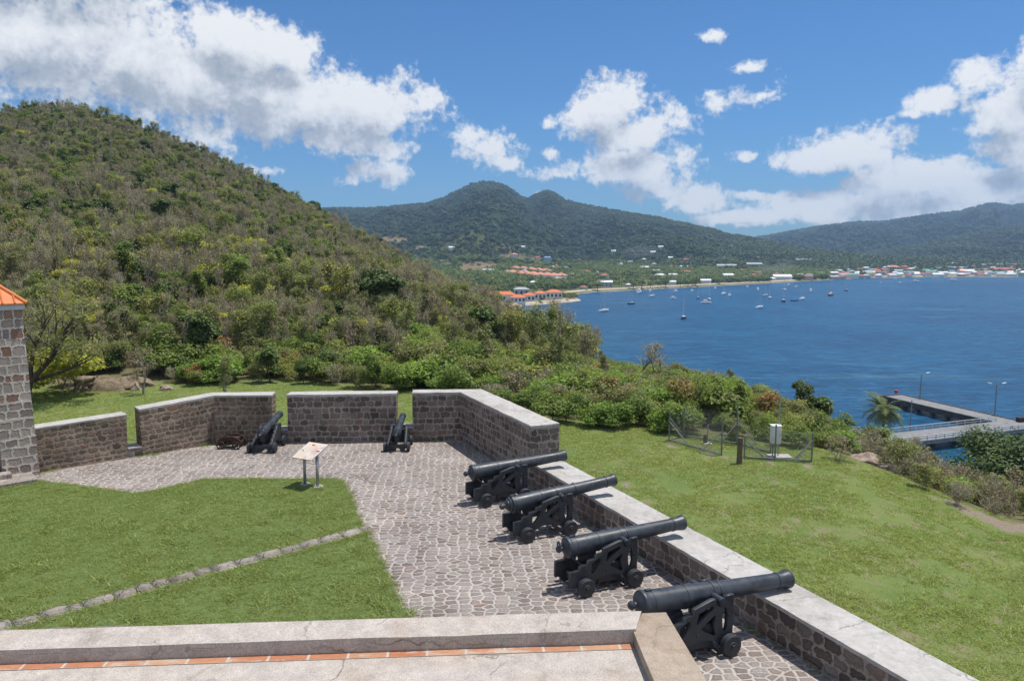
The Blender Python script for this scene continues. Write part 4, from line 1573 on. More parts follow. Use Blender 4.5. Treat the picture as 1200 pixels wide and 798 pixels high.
def nz2(x, y, s, o_=0.0):
    return noise.noise(Vector((x * s, y * s, o_)))


plants = []     # (kind, variant, x, y, z, rot, scale)
rp = random.Random(21)


def pick(weights):
    ks = list(weights)
    return rp.choices(ks, [max(0.0, weights[k]) for k in ks])[0]


y = 26.0
while y < 345:
    stp = 1.5 if y < 75 else 1.85 if y < 130 else 2.35
    x = -1.02 * y
    while x < .92 * y:
        px_, py_ = x + rp.uniform(-.5, .5) * stp, y + rp.uniform(-.5, .5) * stp
        x += stp
        X = CX + F * px_ / py_
        if X < -330 or X > 1400:
            continue
        fd_ = float(np.interp(X, XS, FD)); rd = float(np.interp(X, XS, RD))
        fm = forest_mask(px_, py_)
        if py_ < fd_ - .9 or py_ > rd + 45:
            continue
        into = py_ - fd_
        gz = ground(px_, py_)
        if gz < SEA + .5:
            continue
        yy = YH + (CAMZ - gz) / py_ * F
        n1, n2_, n3 = nz2(px_, py_, .05, 1), nz2(px_, py_, .09, 2), nz2(px_, py_, .16, 3)
        if X < 690:                                                     # the hill
            if into < 7 and X > 60:
                k = pick({'green_shrub': 4 + 5 * n2_, 'bright_shrub': 2.2, 'light_shrub': 3 - 4 * n2_, 'olive_shrub': 3, 'dry_shrub': 1.6, 'russet_shrub': .5, 'green_tree': .7, 'dark_tree': .35})
                s_ = rp.uniform(.7, 1.3) * (.8 + .25 * into / 7)
                if k.endswith('tree'):
                    s_ *= .55
            elif into < 26 and X > 480:
                k = pick({'green_shrub': 3.6, 'bright_shrub': 3.6, 'light_shrub': 3.6, 'olive_shrub': 3, 'dry_shrub': .9, 'green_tree': .6, 'light_tree': .9, 'olive_tree': .6})
                s_ = rp.uniform(.8, 1.5)
                if k.endswith('tree'):
                    s_ *= .6
            else:
                wy = 0.0
                if 60 < X < 310 and 40 < py_ < 130:
                    wy = 2.2 * max(0, nz2(px_, py_, .06, 7) + .25)
                k = pick({'olive_tree': 4.2, 'bare_tree': 6.4 + 6 * n1, 'light_tree': 2.7 - 3 * n1, 'green_tree': 1.15 - 3.0 * n2_, 'dark_tree': .95 + 2.2 * n3, 'yellow_tree': .42 + wy * 3.5,
                          'slim_tree': .35, 'olive_shrub': 1.3, 'dry_shrub': .8, 'light_shrub': .5})
                s_ = rp.uniform(.62, 1.12)
                if into < 30:
                    s_ *= .72
                if k in ('dark_tree', 'green_tree', 'light_tree'):
                    s_ *= rp.uniform(.7, 1.3)
                if k == 'bare_tree':
                    s_ *= rp.uniform(.95, 1.35)
                if k.endswith('shrub'):
                    s_ *= 1.35
            if 88 < X < 190 and into < 3.2:
                continue
        elif X < 1005:                                                  # the bluff
            edge = into < 3.5
            br = nz2(px_, py_, .10, 5)
            k = pick({'bright_shrub': 4 + 5 * br if X < 800 else 2.0, 'green_shrub': 3.2, 'light_shrub': 2.2, 'olive_shrub': 2.2 - 3 * br, 'dry_shrub': 1.3 - 2 * br, 'russet_shrub': .35, 'green_tree': .12 if not edge else 0,
                      'olive_tree': .25 if not edge else 0})
            s_ = rp.uniform(.75, 1.35) * (.62 if edge else 1.0)
            if k.endswith('tree'):
                s_ *= .55
            if X > 860:
                s_ *= .78
            if X > 720 and into > 8:
                s_ *= .82
        else:                                                           # far edge of the right lawn
            if X > 1010 and into > 14 and rp.random() < .3:
                continue
            k = pick({'dry_shrub': 5.0, 'olive_shrub': 2.6, 'bright_shrub': 1.2, 'light_shrub': 1.0, 'green_shrub': .5, 'russet_shrub': .6})
            s_ = rp.uniform(.36, .68) if into < 3 else rp.uniform(.5, .9)
        if 996 < X < 1048 and into < 4.5:
            continue
        v = rp.randrange(len(PROTO[k]))
        plants.append((k, v, px_, py_, gz, rp.uniform(0, 6.28), s_))
    y += stp

ZL = {'foot': 'at the foot of the left hill behind the back lawn', 'slope': 'on the steep slope of the left hill',
      'thicket': 'in the thicket behind the tall parapet corner', 'bluff': 'on the bluff behind the wire fence', 'edge': 'along the far edge of the right lawn'}
KL = {'green_tree': 'leafy mid green tree', 'light_tree': 'pale green open tree', 'dark_tree': 'dense dark green tree', 'yellow_tree': 'yellow flowering flat topped tree',
      'olive_tree': 'half bare olive tree', 'bare_tree': 'leafless grey tree', 'slim_tree': 'slim upright green tree', 'green_shrub': 'rounded mid green shrub',
      'bright_shrub': 'bright green leafy shrub', 'olive_shrub': 'dry olive coloured shrub', 'dry_shrub': 'leafless grey brown shrub', 'light_shrub': 'pale green shrub',
      'russet_shrub': 'russet tinged shrub'}


def zone(x, y):
    X = CX + F * x / y
    into = y - float(np.interp(X, XS, FD))
    if X < 690:
        if into < 26 and X > 480:
            return 'thicket'
        return 'foot' if into < 24 else 'slope'
    if X < 830:
        return 'thicket'
    return 'bluff' if X < 1005 else 'edge'


def place_plant(name, meshes, loc, rot, scale, label, cat, group, parts=True):
    if parts:
        r = empty(name, loc, rot)
        r.scale = (scale,) * 3
        tag(r, label, cat, group)
        obj('trunk', meshes[0], r)
        obj('crown', meshes[1], r)
    else:
        r = obj(name, meshes[2], None, loc, (0, 0, rot))
        r.scale = (scale,) * 3
        tag(r, label, cat, group)
    return r


def visible_col(p):
    X = CX + F * p[2] / p[3]
    return -20 < X < 1220


trees = sorted([p for p in plants if p[0] in KINDS and visible_col(p)], key=lambda p: -p[6] * HGT[p[0]] / p[3])
shrubs = sorted([p for p in plants if p[0] in SHRUBS and visible_col(p)], key=lambda p: -p[6] * 2 / p[3])
single = trees[:230] + shrubs[:250]
ids = set(id(p) for p in single)
for p in single:
    k, v, x, y_, z, rz, s_ = p
    zn = zone(x, y_)
    lab = KL[k] + ' ' + ZL[zn]
    place_plant(k, PROTO[k][v], (x, y_, z - .05), rz, s_, lab, 'tree' if k in KINDS else 'shrub', lab.replace(' tree ', ' trees ').replace(' shrub ', ' shrubs '), k in KINDS)
allk = []
index = {}
for k in KINDS + SHRUBS:
    for v, mm_ in enumerate(PROTO[k]):
        index[(k, v)] = len(allk)
        allk.append(mm_[2])
rest = [(p[2], p[3], p[4] - .1, p[5], p[6], rp.uniform(-.08, .08), index[(p[0], p[1])]) for p in plants if id(p) not in ids]
o = scatter('hillside_scrub', allk, rest)
tag(o, 'mass of dry scrub woodland covering the left hill and the bluff', 'woodland')

# ---- single plants the photograph shows apart
# spreading tree beside the tower
rnd = random.Random(5)
segs, tips = [], []
p0 = atd(30, 470, 45.5)
base = Vector((p0.x, 45.5, ground(p0.x, 45.5)))
grow(rnd, Vector((0, 0, -.3)), Vector((.10, 0, 1)).normalized(), 1.7, .26, 0, segs, [], .2, .1)
top = segs[-1][1]
for d, L, rr in ((Vector((1.0, -.1, .62)), 2.6, .17), (Vector((.55, .5, 1.0)), 2.4, .15), (Vector((.05, -.3, 1.1)), 2.3, .15), (Vector((-.8, .2, .8)), 2.4, .14), (Vector((1.1, .5, .35)), 2.2, .12)):
    grow(rnd, top, d.normalized(), L, rr, 3, segs, tips, .55, .18, (2, 3), .16, .66)
thick = [s[:4] for s in segs if s[4] >= 1 or s[3] > .1]
thin = [s[:4] for s in segs if not (s[4] >= 1 or s[3] > .1)]
r = empty('spreading_tree', base)
tag(r, 'wide spreading thin leaved tree with dark bare limbs beside the stone tower', 'tree')
v_, q_ = tubes(thick, 7)
obj('trunk', npmesh('trunk', [tuple(a) for a in v_], q_, M['bark_dark'], smooth=True), r)
v_, q_ = tubes([(a, b, max(ra, .014), .009) for a, b, ra, rb in thin], 4)
cv, cq = cards([(t_.x, t_.y, t_.z + .1, .55, .28) for t_ in tips], 3600, .08, 77)
CV = np.concatenate([np.array([tuple(a) for a in v_]), cv]); CQ = np.concatenate([np.array(q_), cq + len(v_)])
obj('crown', npmesh('crown', CV, CQ, [L_['twig'], L_['olive']], mi=[0] * len(q_) + [1] * len(cq)), r)


def special(kind, px, py, depth, h, label, cat='tree', name=None, v=0, rot=0.0, wide=1.0):
    p = atd(px, py, depth)
    z = ground(p.x, depth)
    r = place_plant(name or kind, PROTO[kind][v], (p.x, depth, z - .03), rot, h / HGT.get(kind, 2.0), label, cat, None, True)
    r.scale = (r.scale[0] * wide, r.scale[1] * wide, r.scale[2])
    return r


special('yellow_shrub', 68, 455, 48.0, 3.1, 'rounded yellow green bush under the spreading tree by the tower', 'bush', 'yellow_bush', 0, 1.0, 1.15)
special('bare_tree', 168, 462, 48.5, 2.7, 'small leafless many stemmed tree on the dry mound behind the back lawn', 'tree', 'bare_tree', 0, .6, 1.25)
special('olive_tree', 264, 465, 47.5, 2.4, 'small thin leaved tree standing alone on the back lawn', 'tree', 'small_tree', 1, 2.0, 1.2)
special('dark_tree', 236, 440, 57, 4.9, 'very dark round crowned tree standing behind the lone lawn tree', 'tree', 'dark_tree', 0, 2.0, .95)
special('green_tree', 190, 440, 56, 4.0, 'broad reddish green tree left of the very dark round tree', 'tree', 'green_tree', 1, .4, 1.2)
special('bare_tree', 648, 400, 150, 11.0, 'tall bare grey tree standing against the water at the end of the hill', 'tree', 'bare_tree', 1, .2, 1.3)
special('dark_tree', 632, 405, 120, 5.6, 'dark bushy tree low at the end of the hill, below the bare grey tree', 'tree', 'dark_tree', 1, .8, 1.4)
special('bare_tree', 742, 440, 66, 3.9, 'brown brittle tree with hanging dry pods against the bay', 'tree', 'bare_tree', 2, .2, 2.0)
special('bare_tree', 772, 440, 63, 3.4, 'second brown brittle tree, right of the one with hanging pods', 'tree', 'bare_tree', 0, 2.2, 1.5)
special('dark_tree', 940, 505, 47, 3.3, 'dark green pointed tree behind the fence, left of the palm', 'tree', 'dark_tree', 0, .3, .75)
special('dark_tree', 962, 505, 48, 2.9, 'dark green broad tree right beside the dark pointed one, before the bay', 'tree', 'dark_tree', 1, 1.3, 1.0)
special('green_tree', 988, 505, 50, 2.6, 'mid green bushy tree between the dark trees and the palm', 'tree', 'green_tree', 2, 1.3, 1.1)
special('slim_tree', 864, 500, 42, 2.7, 'slim dark tree sticking up behind the wooden post', 'tree', 'slim_tree', 0, 1.3, 1.0)
special('bare_tree', 1072, 575, 36, 1.9, 'pale leafless bush leaning at the lawn edge below the pier', 'bush', 'bare_bush', 2, 1.3, 1.5)
special('bare_tree', 1190, 598, 32, 1.9, 'pale leafless bush at the right end of the lawn edge', 'bush', 'bare_bush', 1, .3, 1.3)
special('bright_shrub', 1135, 590, 34, 1.15, 'feathery bright green bush at the lawn edge under the big dark tree', 'bush', 'feathery_bush', 0, .3, 1.2)
special('bright_shrub', 1060, 567, 36.5, .95, 'feathery bright green bush right of the two pale boulders', 'bush', 'feathery_bush', 1, 1.3, 1.2)
special('green_tree', 1022, 530, 52, 2.9, 'mid green tree left of the foot of the coconut palm', 'tree', 'green_tree', 0, 1.9, 1.3)
special('light_tree', 1050, 540, 48, 2.1, 'pale yellowish green tree right of the palm before the pier', 'tree', 'light_tree', 1, .9, 1.3)
special('green_tree', 1036, 530, 60, 4.3, 'rounded green tree hiding the trunk of the coconut palm', 'tree', 'green_tree', 1, .9, 1.2)
special('light_tree', 1062, 535, 62, 3.8, 'pale green tree standing below the landward arm of the pier', 'tree', 'light_tree', 2, .9, 1.2)
# big dark round tree before the pier
t_, c_ = tree_meshes(411, 10.9, 6.4, 8.0, 'dark', 20000, .17, 'bark_dark', lob=14, lobe_r=.34)
p = atd(1180, 560, 72)
r = empty('round_tree', (p.x, 72, ground(p.x, 72)))
tag(r, 'big dense dark round tree hiding the landward end of the pier', 'tree')
obj('trunk', t_, r); obj('crown', c_, r)


def palm(loc, h, label, nf=18, fl=2.6, seed=3, group=None, name='palm_tree', mat='palm'):
    rnd = random.Random(seed)
    r = empty(name, loc)
    tag(r, label, 'palm', group)
    pts = [Vector((.35 * math.sin(i * .35), .15 * i * .2, h * i / 7)) for i in range(8)]
    v, q = tubes([(pts[i], pts[i + 1], .20 - .01 * i, .19 - .01 * i) for i in range(7)], 8)
    obj('trunk', npmesh('trunk', [tuple(a) for a in v], q, M['bark'], smooth=True), r)
    V, Qd = [], []
    topp = pts[-1]
    for k in range(nf):
        a = 2 * math.pi * k / nf * 1.618 * 2 + rnd.uniform(-.2, .2)
        el = R(rnd.uniform(-12, 72))
        d = Vector((math.cos(a) * math.cos(el), math.sin(a) * math.cos(el), math.sin(el)))
        p_ = topp.copy()
        L = fl * rnd.uniform(.85, 1.1)
        side = d.cross(Vector((0, 0, 1))).normalized()
        ns = 9
        for i in range(ns):
            d = (d + Vector((0, 0, -.16))).normalized()
            q_ = p_ + d * (L / ns)
            wl = .62 * math.sin(math.pi * (i + .9) / (ns + .6)) + .06
            for s in (-1, 1):
                for u in (.25, .75):
                    b = p_.lerp(q_, u)
                    tip = b + side * s * wl + d * .28 + Vector((0, 0, -.22 * wl))
                    bb_ = d * .075
                    base_ = len(V)
                    V += [b - bb_, b + bb_, tip + bb_ * .3, tip - bb_ * .3]
                    Qd.append((base_, base_ + 1, base_ + 2, base_ + 3))
            p_ = q_
    obj('crown', npmesh('crown', [tuple(a) for a in V], Qd, L_[mat]), r)
    return r


pp = atd(1034, 480, 92)
gz = ground(pp.x, 92)
palm(Vector((pp.x, 92, gz)), (pp.z - gz), 'coconut palm rising from the bluff in front of the pier', 36, 3.3, 4)

# rocks, mound
def rock(px, py, depth, sx, sy, sz, label, name='boulder', cat='rock', mat='rock', seed=0, zoff=0):
    p = atd(px, py, depth)
    z = ground(p.x, depth)
    bm = bmesh.new()
    bmesh.ops.create_icosphere(bm, subdivisions=4, radius=1)
    for v in bm.verts:
        n = noise.noise_vector(v.co * 1.3 + Vector((seed, 0, 0))) * .32 + noise.noise_vector(v.co * 4 + Vector((seed, 0, 0))) * .10
        if cat == 'mound':
            n += noise.noise_vector(v.co * 9) * .09 + noise.noise_vector(v.co * 2.4 + Vector((3, 1, 0))) * .22
        v.co = (v.co + n)
        v.co = Vector((v.co.x * sx, v.co.y * sy, max(v.co.z, -.4) * sz))
    o = bmobj(name, bm, M[mat], smooth=True)
    o.location = (p.x, depth, z + zoff)
    tag(o, label, cat)
    return o


rock(1014, 555, 35.0, .72, .6, .46, 'pale flat boulder at the lawn edge, left of a smaller one', seed=1)
rock(1036, 559, 34.6, .55, .5, .46, 'smaller pale boulder at the lawn edge touching the flat one', seed=5)
rock(128, 459, 51, 2.6, 1.6, .85, 'mound of dry brown earth and brush behind the back lawn', 'earth_mound', 'mound', 'soil', 2, -.1)
for i_, (px_, h_) in enumerate(((108, .8), (122, .55), (141, .6), (150, .9))):
    special('dry_shrub', px_, 452, 50.2 + .3 * i_, h_, ['dead grey brush at the tower end of the dry mound', 'dead low brush left of the middle of the dry mound', 'dead low brush right of the middle of the dry mound', 'dead grey brush at the right end of the dry mound'][i_], 'brush', 'dead_brush', i_ % 3, i_ * 1.3, 1.3)
rock(160, 462, 50, .35, .3, .42, 'small dark rock standing in front of the dry mound', seed=7)
rock(195, 461, 50, .45, .3, .30, 'low dark rock right of the bare tree on the back lawn', seed=8)

# ------------------------------------------------------------------ grass blades
def tuft(seed, n, h, spread, w, mat):
    g = np.random.default_rng(seed)
    P = np.stack([g.normal(size=n) * spread, g.normal(size=n) * spread, np.zeros(n)], 1)
    a = g.uniform(0, 6.28, n)
    t_ = np.stack([np.cos(a), np.sin(a), np.zeros(n)], 1) * (w * g.uniform(.7, 1.3, n))[:, None]
    ln = np.stack([g.normal(size=n) * 1.3, g.normal(size=n) * 1.3, np.full(n, .8)], 1) * (h * g.uniform(.5, 1.2, n))[:, None]
    V = np.stack([P - t_, P + t_, P + t_ * .3 + ln, P - t_ * .3 + ln], 1).reshape(-1, 3)
    return npmesh('grass_tuft', V, np.arange(n * 4).reshape(-1, 4), mat)


def inside(poly, x, y):
    c = False
    n = len(poly)
    j = n - 1
    for i in range(n):
        if (poly[i][1] > y) != (poly[j][1] > y) and x < (poly[j][0] - poly[i][0]) * (y - poly[i][1]) / (poly[j][1] - poly[i][1]) + poly[i][0]:
            c = not c
        j = i
    return c


tg = [tuft(i, 16, .05, .055, .0055, L_['grass']) for i in range(3)] + [tuft(9 + i, 14, .06, .08, .009, L_['grass_dry']) for i in range(3)]
gp = []
lp2 = [(p.x, p.y) for p in lawn_poly]
x0, x1 = min(p[0] for p in lp2), max(p[0] for p in lp2)
y0, y1 = min(p[1] for p in lp2), max(p[1] for p in lp2)
rg = random.Random(3)
kline = lambda x, y: (Vector((x, y, 0)) - kerb_a).dot(kn)
for _ in range(60000):
    x, y_ = rg.uniform(max(x0, -15), x1), rg.uniform(y0, y1)
    if inside(lp2, x, y_):
        kk = kline(x, y_)
        if -.24 < kk < .11 and x < kerb_b.x:
            continue
        dn = nz2(x, y_, 1.3, 11)
        if rg.random() > .62 + .45 * dn:
            continue
        sc_ = rg.uniform(.45, .8) * (1 + .6 * max(0, nz2(x, y_, .9, 13)))
        gp.append((x, y_, .024, rg.uniform(0, 6.28), sc_, 0, rg.randrange(3)))
for i in range(len(lawn_poly)):
    pa, pb = lawn_poly[i], lawn_poly[(i + 1) % len(lawn_poly)]
    L = (pb - pa).length
    for _ in range(int(L * 34)):
        q = pa.lerp(pb, rg.random())
        wv_ = .10 * nz2(q.x, q.y, 1.8, 31) + rg.gauss(0, .035)
        gp.append((q.x + wv_, q.y + wv_ * .7, .006, rg.uniform(0, 6.28), rg.uniform(.6, 1.3), 0, rg.randrange(3)))
for _ in range(260):                                   # ranker clumps in the turf
    x, y_ = rg.uniform(max(x0, -15), x1), rg.uniform(y0, y1)
    if inside(lp2, x, y_):
        for _k in range(7):
            gp.append((x + rg.gauss(0, .09), y_ + rg.gauss(0, .09), .02, rg.uniform(0, 6.28), rg.uniform(1.1, 1.9), 0, rg.randrange(3)))
for _ in range(330):                                   # against the edging
    q = kerb_a.lerp(kerb_b, rg.random()) + kn * (rg.choice((-.25, .11)) + rg.gauss(0, .02))
    gp.append((q.x, q.y, .02, rg.uniform(0, 6.28), rg.uniform(.8, 1.6), 0, rg.randrange(3)))
o = scatter('lawn_grass', tg, gp)
tag(o, 'short green grass of the courtyard lawn', 'grass')
gp = []
wall_out = T0 + N * (WID + .05)
for _ in range(90000):
    y_ = 40 * math.sqrt(rg.random())
    x = rg.uniform(-.05, .85) * y_
    if y_ < 8 or forest_mask(x, y_) > .5:
        continue
    pv = Vector((x, y_, 0)) - wall_out
    if pv.dot(N) < 0:
        continue
    dn = nz2(x, y_, .55, 12) + .5 * nz2(x, y_, 1.7, 14)
    if rg.random() > .46 + .8 * dn:
        continue
    if bare_mask(x, y_) > .4:
        continue
    gp.append((x, y_, ground(x, y_), rg.uniform(0, 6.28), rg.uniform(.6, 1.25), 0, rg.randrange(3) + (0 if rg.random() < .12 else 3)))
for _ in range(16000):
    y_ = rg.uniform(30, 52)
    x = rg.uniform(-.75, .0) * y_
    if forest_mask(x, y_) > .5:
        continue
    gp.append((x, y_, ground(x, y_), rg.uniform(0, 6.28), rg.uniform(.7, 1.4), 0, rg.randrange(3) + 3))
o = scatter('meadow_grass', tg, gp)
tag(o, 'sunburnt grass of the lawns outside the fort walls', 'grass')

gp = []
for (pa, pb, nn_, cnt) in ((TOWC, LEFTC, -Ln, 150), (LEFTC, A_, -Bn, 60), (A_, B_ - W * 2, -N, 170)):
    for _ in range(cnt):
        f_ = rg.random()
        q = pa.lerp(pb, f_)
        if nz2(q.x, q.y, .8, 41) < .02:
            continue
        q = q + nn_ * abs(rg.gauss(.02, .035))
        gp.append((q.x, q.y, .0, rg.uniform(0, 6.28), rg.uniform(.5, 1.3), 0, rg.choice((0, 1, 2, 5))))
for _ in range(240):
    q = at(rg.uniform(60, 900), rg.uniform(525, 790), 0)
    if inside([p.to_2d() for p in court], q.x, q.y) and not inside(lp2, q.x, q.y) and nz2(q.x, q.y, .5, 43) > .12:
        gp.append((q.x, q.y, .0, rg.uniform(0, 6.28), rg.uniform(.25, .6), 0, rg.choice((0, 5))))
o = scatter('paving_weeds', tg, gp)
tag(o, 'small weeds growing in the paving joints and along the foot of the walls', 'weeds')

# ------------------------------------------------------------------ forests far off
def blob(seed, r, h, n, size, leaf):
    g = random.Random(seed)
    lobes = [(0, 0, h * .6, r * .7, h * .38)]
    for i in range(5):
        a = i * 1.26 + g.random()
        lobes.append((math.cos(a) * r * .55, math.sin(a) * r * .55, h * g.uniform(.4, .75), r * g.uniform(.35, .5), h * .28))
    v, q = cards(lobes, n, size, seed, .75, .5, .8)
    return npmesh('far_tree', v, q, L_[leaf])


def far_palm(seed, h):
    g = random.Random(seed)
    v, q = tubes([(Vector((0, 0, 0)), Vector((.5, .2, h)), .28, .2)], 4)
    V = [tuple(a) for a in v]; Qd = list(q)
    for k in range(11):
        a = k * .571 + g.uniform(-.2, .2); el = g.uniform(-.3, .9)
        d = Vector((math.cos(a) * math.cos(el), math.sin(a) * math.cos(el), math.sin(el)))
        s = d.cross(Vector((0, 0, 1))).normalized() * .42
        p = Vector((.5, .2, h)); m_ = p + d * 1.7; e = m_ + (d + Vector((0, 0, -.9))).normalized() * 1.7
        b = len(V)
        V += [tuple(p - s * .3), tuple(p + s * .3), tuple(m_ + s), tuple(m_ - s), tuple(e + s * .3), tuple(e - s * .3)]
        Qd += [(b, b + 1, b + 2, b + 3), (b + 3, b + 2, b + 4, b + 5)]
    return npmesh('far_palm', V, Qd, [L_['coast']])


far_protos = [blob(500 + i, 5.6, 8.5, 110, 1.15, 'far') for i in range(4)]
coast_protos = [blob(600 + i, 4.2, 7.5, 190, .62, 'coast') for i in range(4)] + [far_palm(1, 9.5), far_palm(2, 8)]
HOUSES = []      # (x, y, radius) kept free of trees


def house_free(x, y):
    for hx, hy, hr in HOUSES:
        if abs(x - hx) < hr and -hr * 2.2 < y - hy < hr * .6:
            return False
    return True


# ------------------------------------------------------------------ houses
def flat(name, col, rough=.7):
    m, t, out = new_mat(name)
    finish(t, out, col, rough)
    return m


WALLS = [flat('house_wall_white', (.72, .72, .70)), flat('house_wall_cream', (.62, .55, .42)), flat('house_wall_blue', (.28, .42, .58)), flat('house_wall_green', (.34, .50, .40)), flat('house_wall_pink', (.58, .38, .34)),
         flat('house_wall_grey', (.42, .43, .44))]
ROOFS = [flat('roof_white', (.70, .72, .74)), flat('roof_red', (.36, .11, .085)), flat('roof_grey', (.36, .39, .42)), flat('roof_rust', (.34, .15, .09)), flat('roof_blue', (.20, .30, .42)), flat('roof_green', (.16, .36, .28)),
         flat('roof_orange', (.60, .17, .06)), flat('roof_salmon', (.58, .235, .165))]
GLASS = flat('dark_window_glass', (.03, .04, .05), .2)
WN = ['white', 'cream', 'blue', 'green', 'pink', 'grey']
RN = ['white', 'red', 'grey', 'rusty', 'blue', 'green', 'orange', 'salmon']
HM = {}


def house_meshes(w, d, h, hip, wi, ri, wins=0, floors=1):
    key = (w, d, h, hip, wi, ri, wins, floors)
    if key in HM:
        return HM[key]
    bm = bmesh.new()
    add_box(bm, (0, 0, h / 2 - 1.0), (w, d, h + 2.0))
    wall = bpy.data.meshes.new('wall'); bm.to_mesh(wall); bm.free(); wall.materials.append(WALLS[wi])
    o_, rh = .5, min(w, d) * (.24 if hip else .22)
    a, b = w / 2 + o_, d / 2 + o_
    if hip:
        r_ = max(0.2, a - b * .9)
        V = [(-a, -b, h), (a, -b, h), (a, b, h), (-a, b, h), (-r_, 0, h + rh), (r_, 0, h + rh)] if w >= d else [(-a, -b, h), (a, -b, h), (a, b, h), (-a, b, h), (0, -.3, h + rh), (0, .3, h + rh)]
        Fc = [(0, 1, 5, 4), (2, 3, 4, 5), (1, 2, 5), (3, 0, 4), (3, 2, 1, 0)] if w >= d else [(0, 1, 4), (1, 2, 5, 4), (2, 3, 5), (3, 0, 4, 5), (3, 2, 1, 0)]
    else:
        V = [(-a, -b, h), (a, -b, h), (a, b, h), (-a, b, h), (-a, 0, h + rh), (a, 0, h + rh)]
        Fc = [(0, 1, 5, 4), (2, 3, 4, 5), (1, 2, 5), (3, 0, 4), (3, 2, 1, 0)]
    V = [(x, y, z + .05) for x, y, z in V]
    roof = pymesh('roof', V, Fc, ROOFS[ri])
    HM[key] = (wall, roof)
    return HM[key]


def house(loc, rot, w, d, h, hip, wi, ri, label, group, wins=0, floors=1, name='house', cat='house', keep=1.0):
    wall, roof = house_meshes(w, d, h, hip, wi, ri, wins, floors)
    r = empty(name, loc, rot)
    tag(r, label, cat, group)
    obj('wall', wall, r)
    obj('roof', roof, r)
    for f in range(floors):
        fh = h / floors
        for k in range(wins):
            x = -w / 2 + w * (k + .5) / wins
            bm = bmesh.new()
            add_box(bm, (x, -d / 2 - .01, f * fh + fh * .52), (min(1.8, w / wins * .55), .06, fh * .45))
            bmobj('window', bm, GLASS, r)
    HOUSES.append((loc[0], loc[1], max(w, d) * .62 * keep + 3))
    return r


rh_ = random.Random(99)


def town(n, X0, X1, lo, hi, grp, where, dens=lambda u: 1, size=(8, 13), col='mix'):
    placed = []
    tries = 0
    while len(placed) < n and tries < n * 60:
        tries += 1
        X = rh_.uniform(X0, X1)
        up_ = rh_.uniform(lo, hi) * dens((X - X0) / (X1 - X0))
        py = float(np.interp(X, SHX, SHY)) - up_
        q = land_at(X, py)
        if any((q.x - p.x) ** 2 + ((q.y - p.y) * .8) ** 2 < 14 ** 2 for p in placed):
            continue
        placed.append(q)
        w, d = rh_.uniform(*size), rh_.uniform(7, 9.5)
        w, d = round(w / 2) * 2, round(d)
        wi = rh_.choices(range(6), [5, 2.2, 1.6, 1.2, 1.2, 1])[0]
        ri = rh_.choices(range(7), [4, 2.4, 3.2, 1.6, .9, .9, .5])[0]
        hgt = rh_.choice([3.2, 3.2, 5.6])
        lab = '%s house with a %s roof %s' % (WN[wi], RN[ri], where)
        house(q, rh_.choice([0, .3, -.25, 1.3, .1]), w, d, hgt, rh_.random() < .4, wi, ri, lab, lab.replace(' house ', ' houses '))


town(190, 975, 1215, .8, 11.5, '', 'in the dense town on the far shore', lambda u: .55 + .45 * math.sin(min(1, u * 1.5) * 1.6), (9, 18))
town(16, 870, 985, 1.2, 9, '', 'where the town thins out behind the boats', size=(8, 14))
town(36, 590, 860, 11, 34, '', 'scattered in the trees of the lower slope', size=(8, 14))
town(7, 1075, 1210, 8, 13, '', 'at the wooded upper edge of the town', size=(9, 14))

# buildings one can tell apart
def bld(px, py, w, d, h, hip, wi, ri, label, rot=0.0, wins=0, floors=1, cat='building', group=None, name='building', kind='mid'):
    q = land_at(px, py, kind)
    return house(q, rot, w, d, h, hip, wi, ri, label, group, wins, floors, name, cat)


SHIFTS = [(632, 318.5), (640, 319.3), (648, 320), (656, 320.8), (622, 317.6), (612, 316.8), (603, 316.0)]
for i, (px, py) in enumerate([(601, 322), (609, 322.8), (617, 323.6), (625, 324.3), (633, 325), (641, 325.6), (649, 326), (657, 326.2)]):
    bld(px, py + 1.5, 14, 17, 5.2, True, 0, 7, ['leftmost', 'second', 'third', 'fourth', 'fifth', 'sixth', 'seventh', 'rightmost'][i] + ' salmon roofed villa of the long stepped row above the shore', -.35, 2, 1, 'villa', 'stepped row of salmon roofed villas')
for i, (px, py, w) in enumerate([(604, 318, 12), (613, 318.6, 12), (622, 319.4, 12), (631, 320.3, 12), (640, 321.5, 12)]):
    bld(px, py, w, 15, 5.2, True, 0, 7, ['leftmost', 'second', 'middle', 'fourth', 'rightmost'][i] + ' villa in the rear of the salmon roofed rows', -.35, 0, 1, 'villa', 'rear row of salmon roofed villas')


def shore_house(px, py, w, d, h, label, ri=6, wi=0, wins=4, floors=2, rot=0.0):
    p = at(px, py, SPITZ)
    return house(p, rot, w, d, h, True, wi, ri, label, 'orange roofed hotel buildings on the spit', min(wins, 4), 1, 'hotel_building', 'hotel')


shore_house(587, 353, 23, 11, 5.6, 'orange roofed white hotel block nearest the hillside on the spit', wins=7)
shore_house(607, 354.3, 12, 9, 4.2, 'low orange roofed hotel block in front, second from the hillside', wins=4)
shore_house(620, 352.6, 10, 8, 4.8, 'orange roofed hotel block in the middle of the cluster on the spit', wins=3)
shore_house(633, 350.8, 10, 8, 5.2, 'orange roofed hotel block just left of the rightmost one', wins=3)
shore_house(649, 349.6, 14, 10, 5.4, 'rightmost orange roofed white hotel block on the spit', wins=4)
shore_house(611, 346.5, 14, 8, 6, 'grey roofed pale building behind the orange hotel roofs', 2, 5, 3)

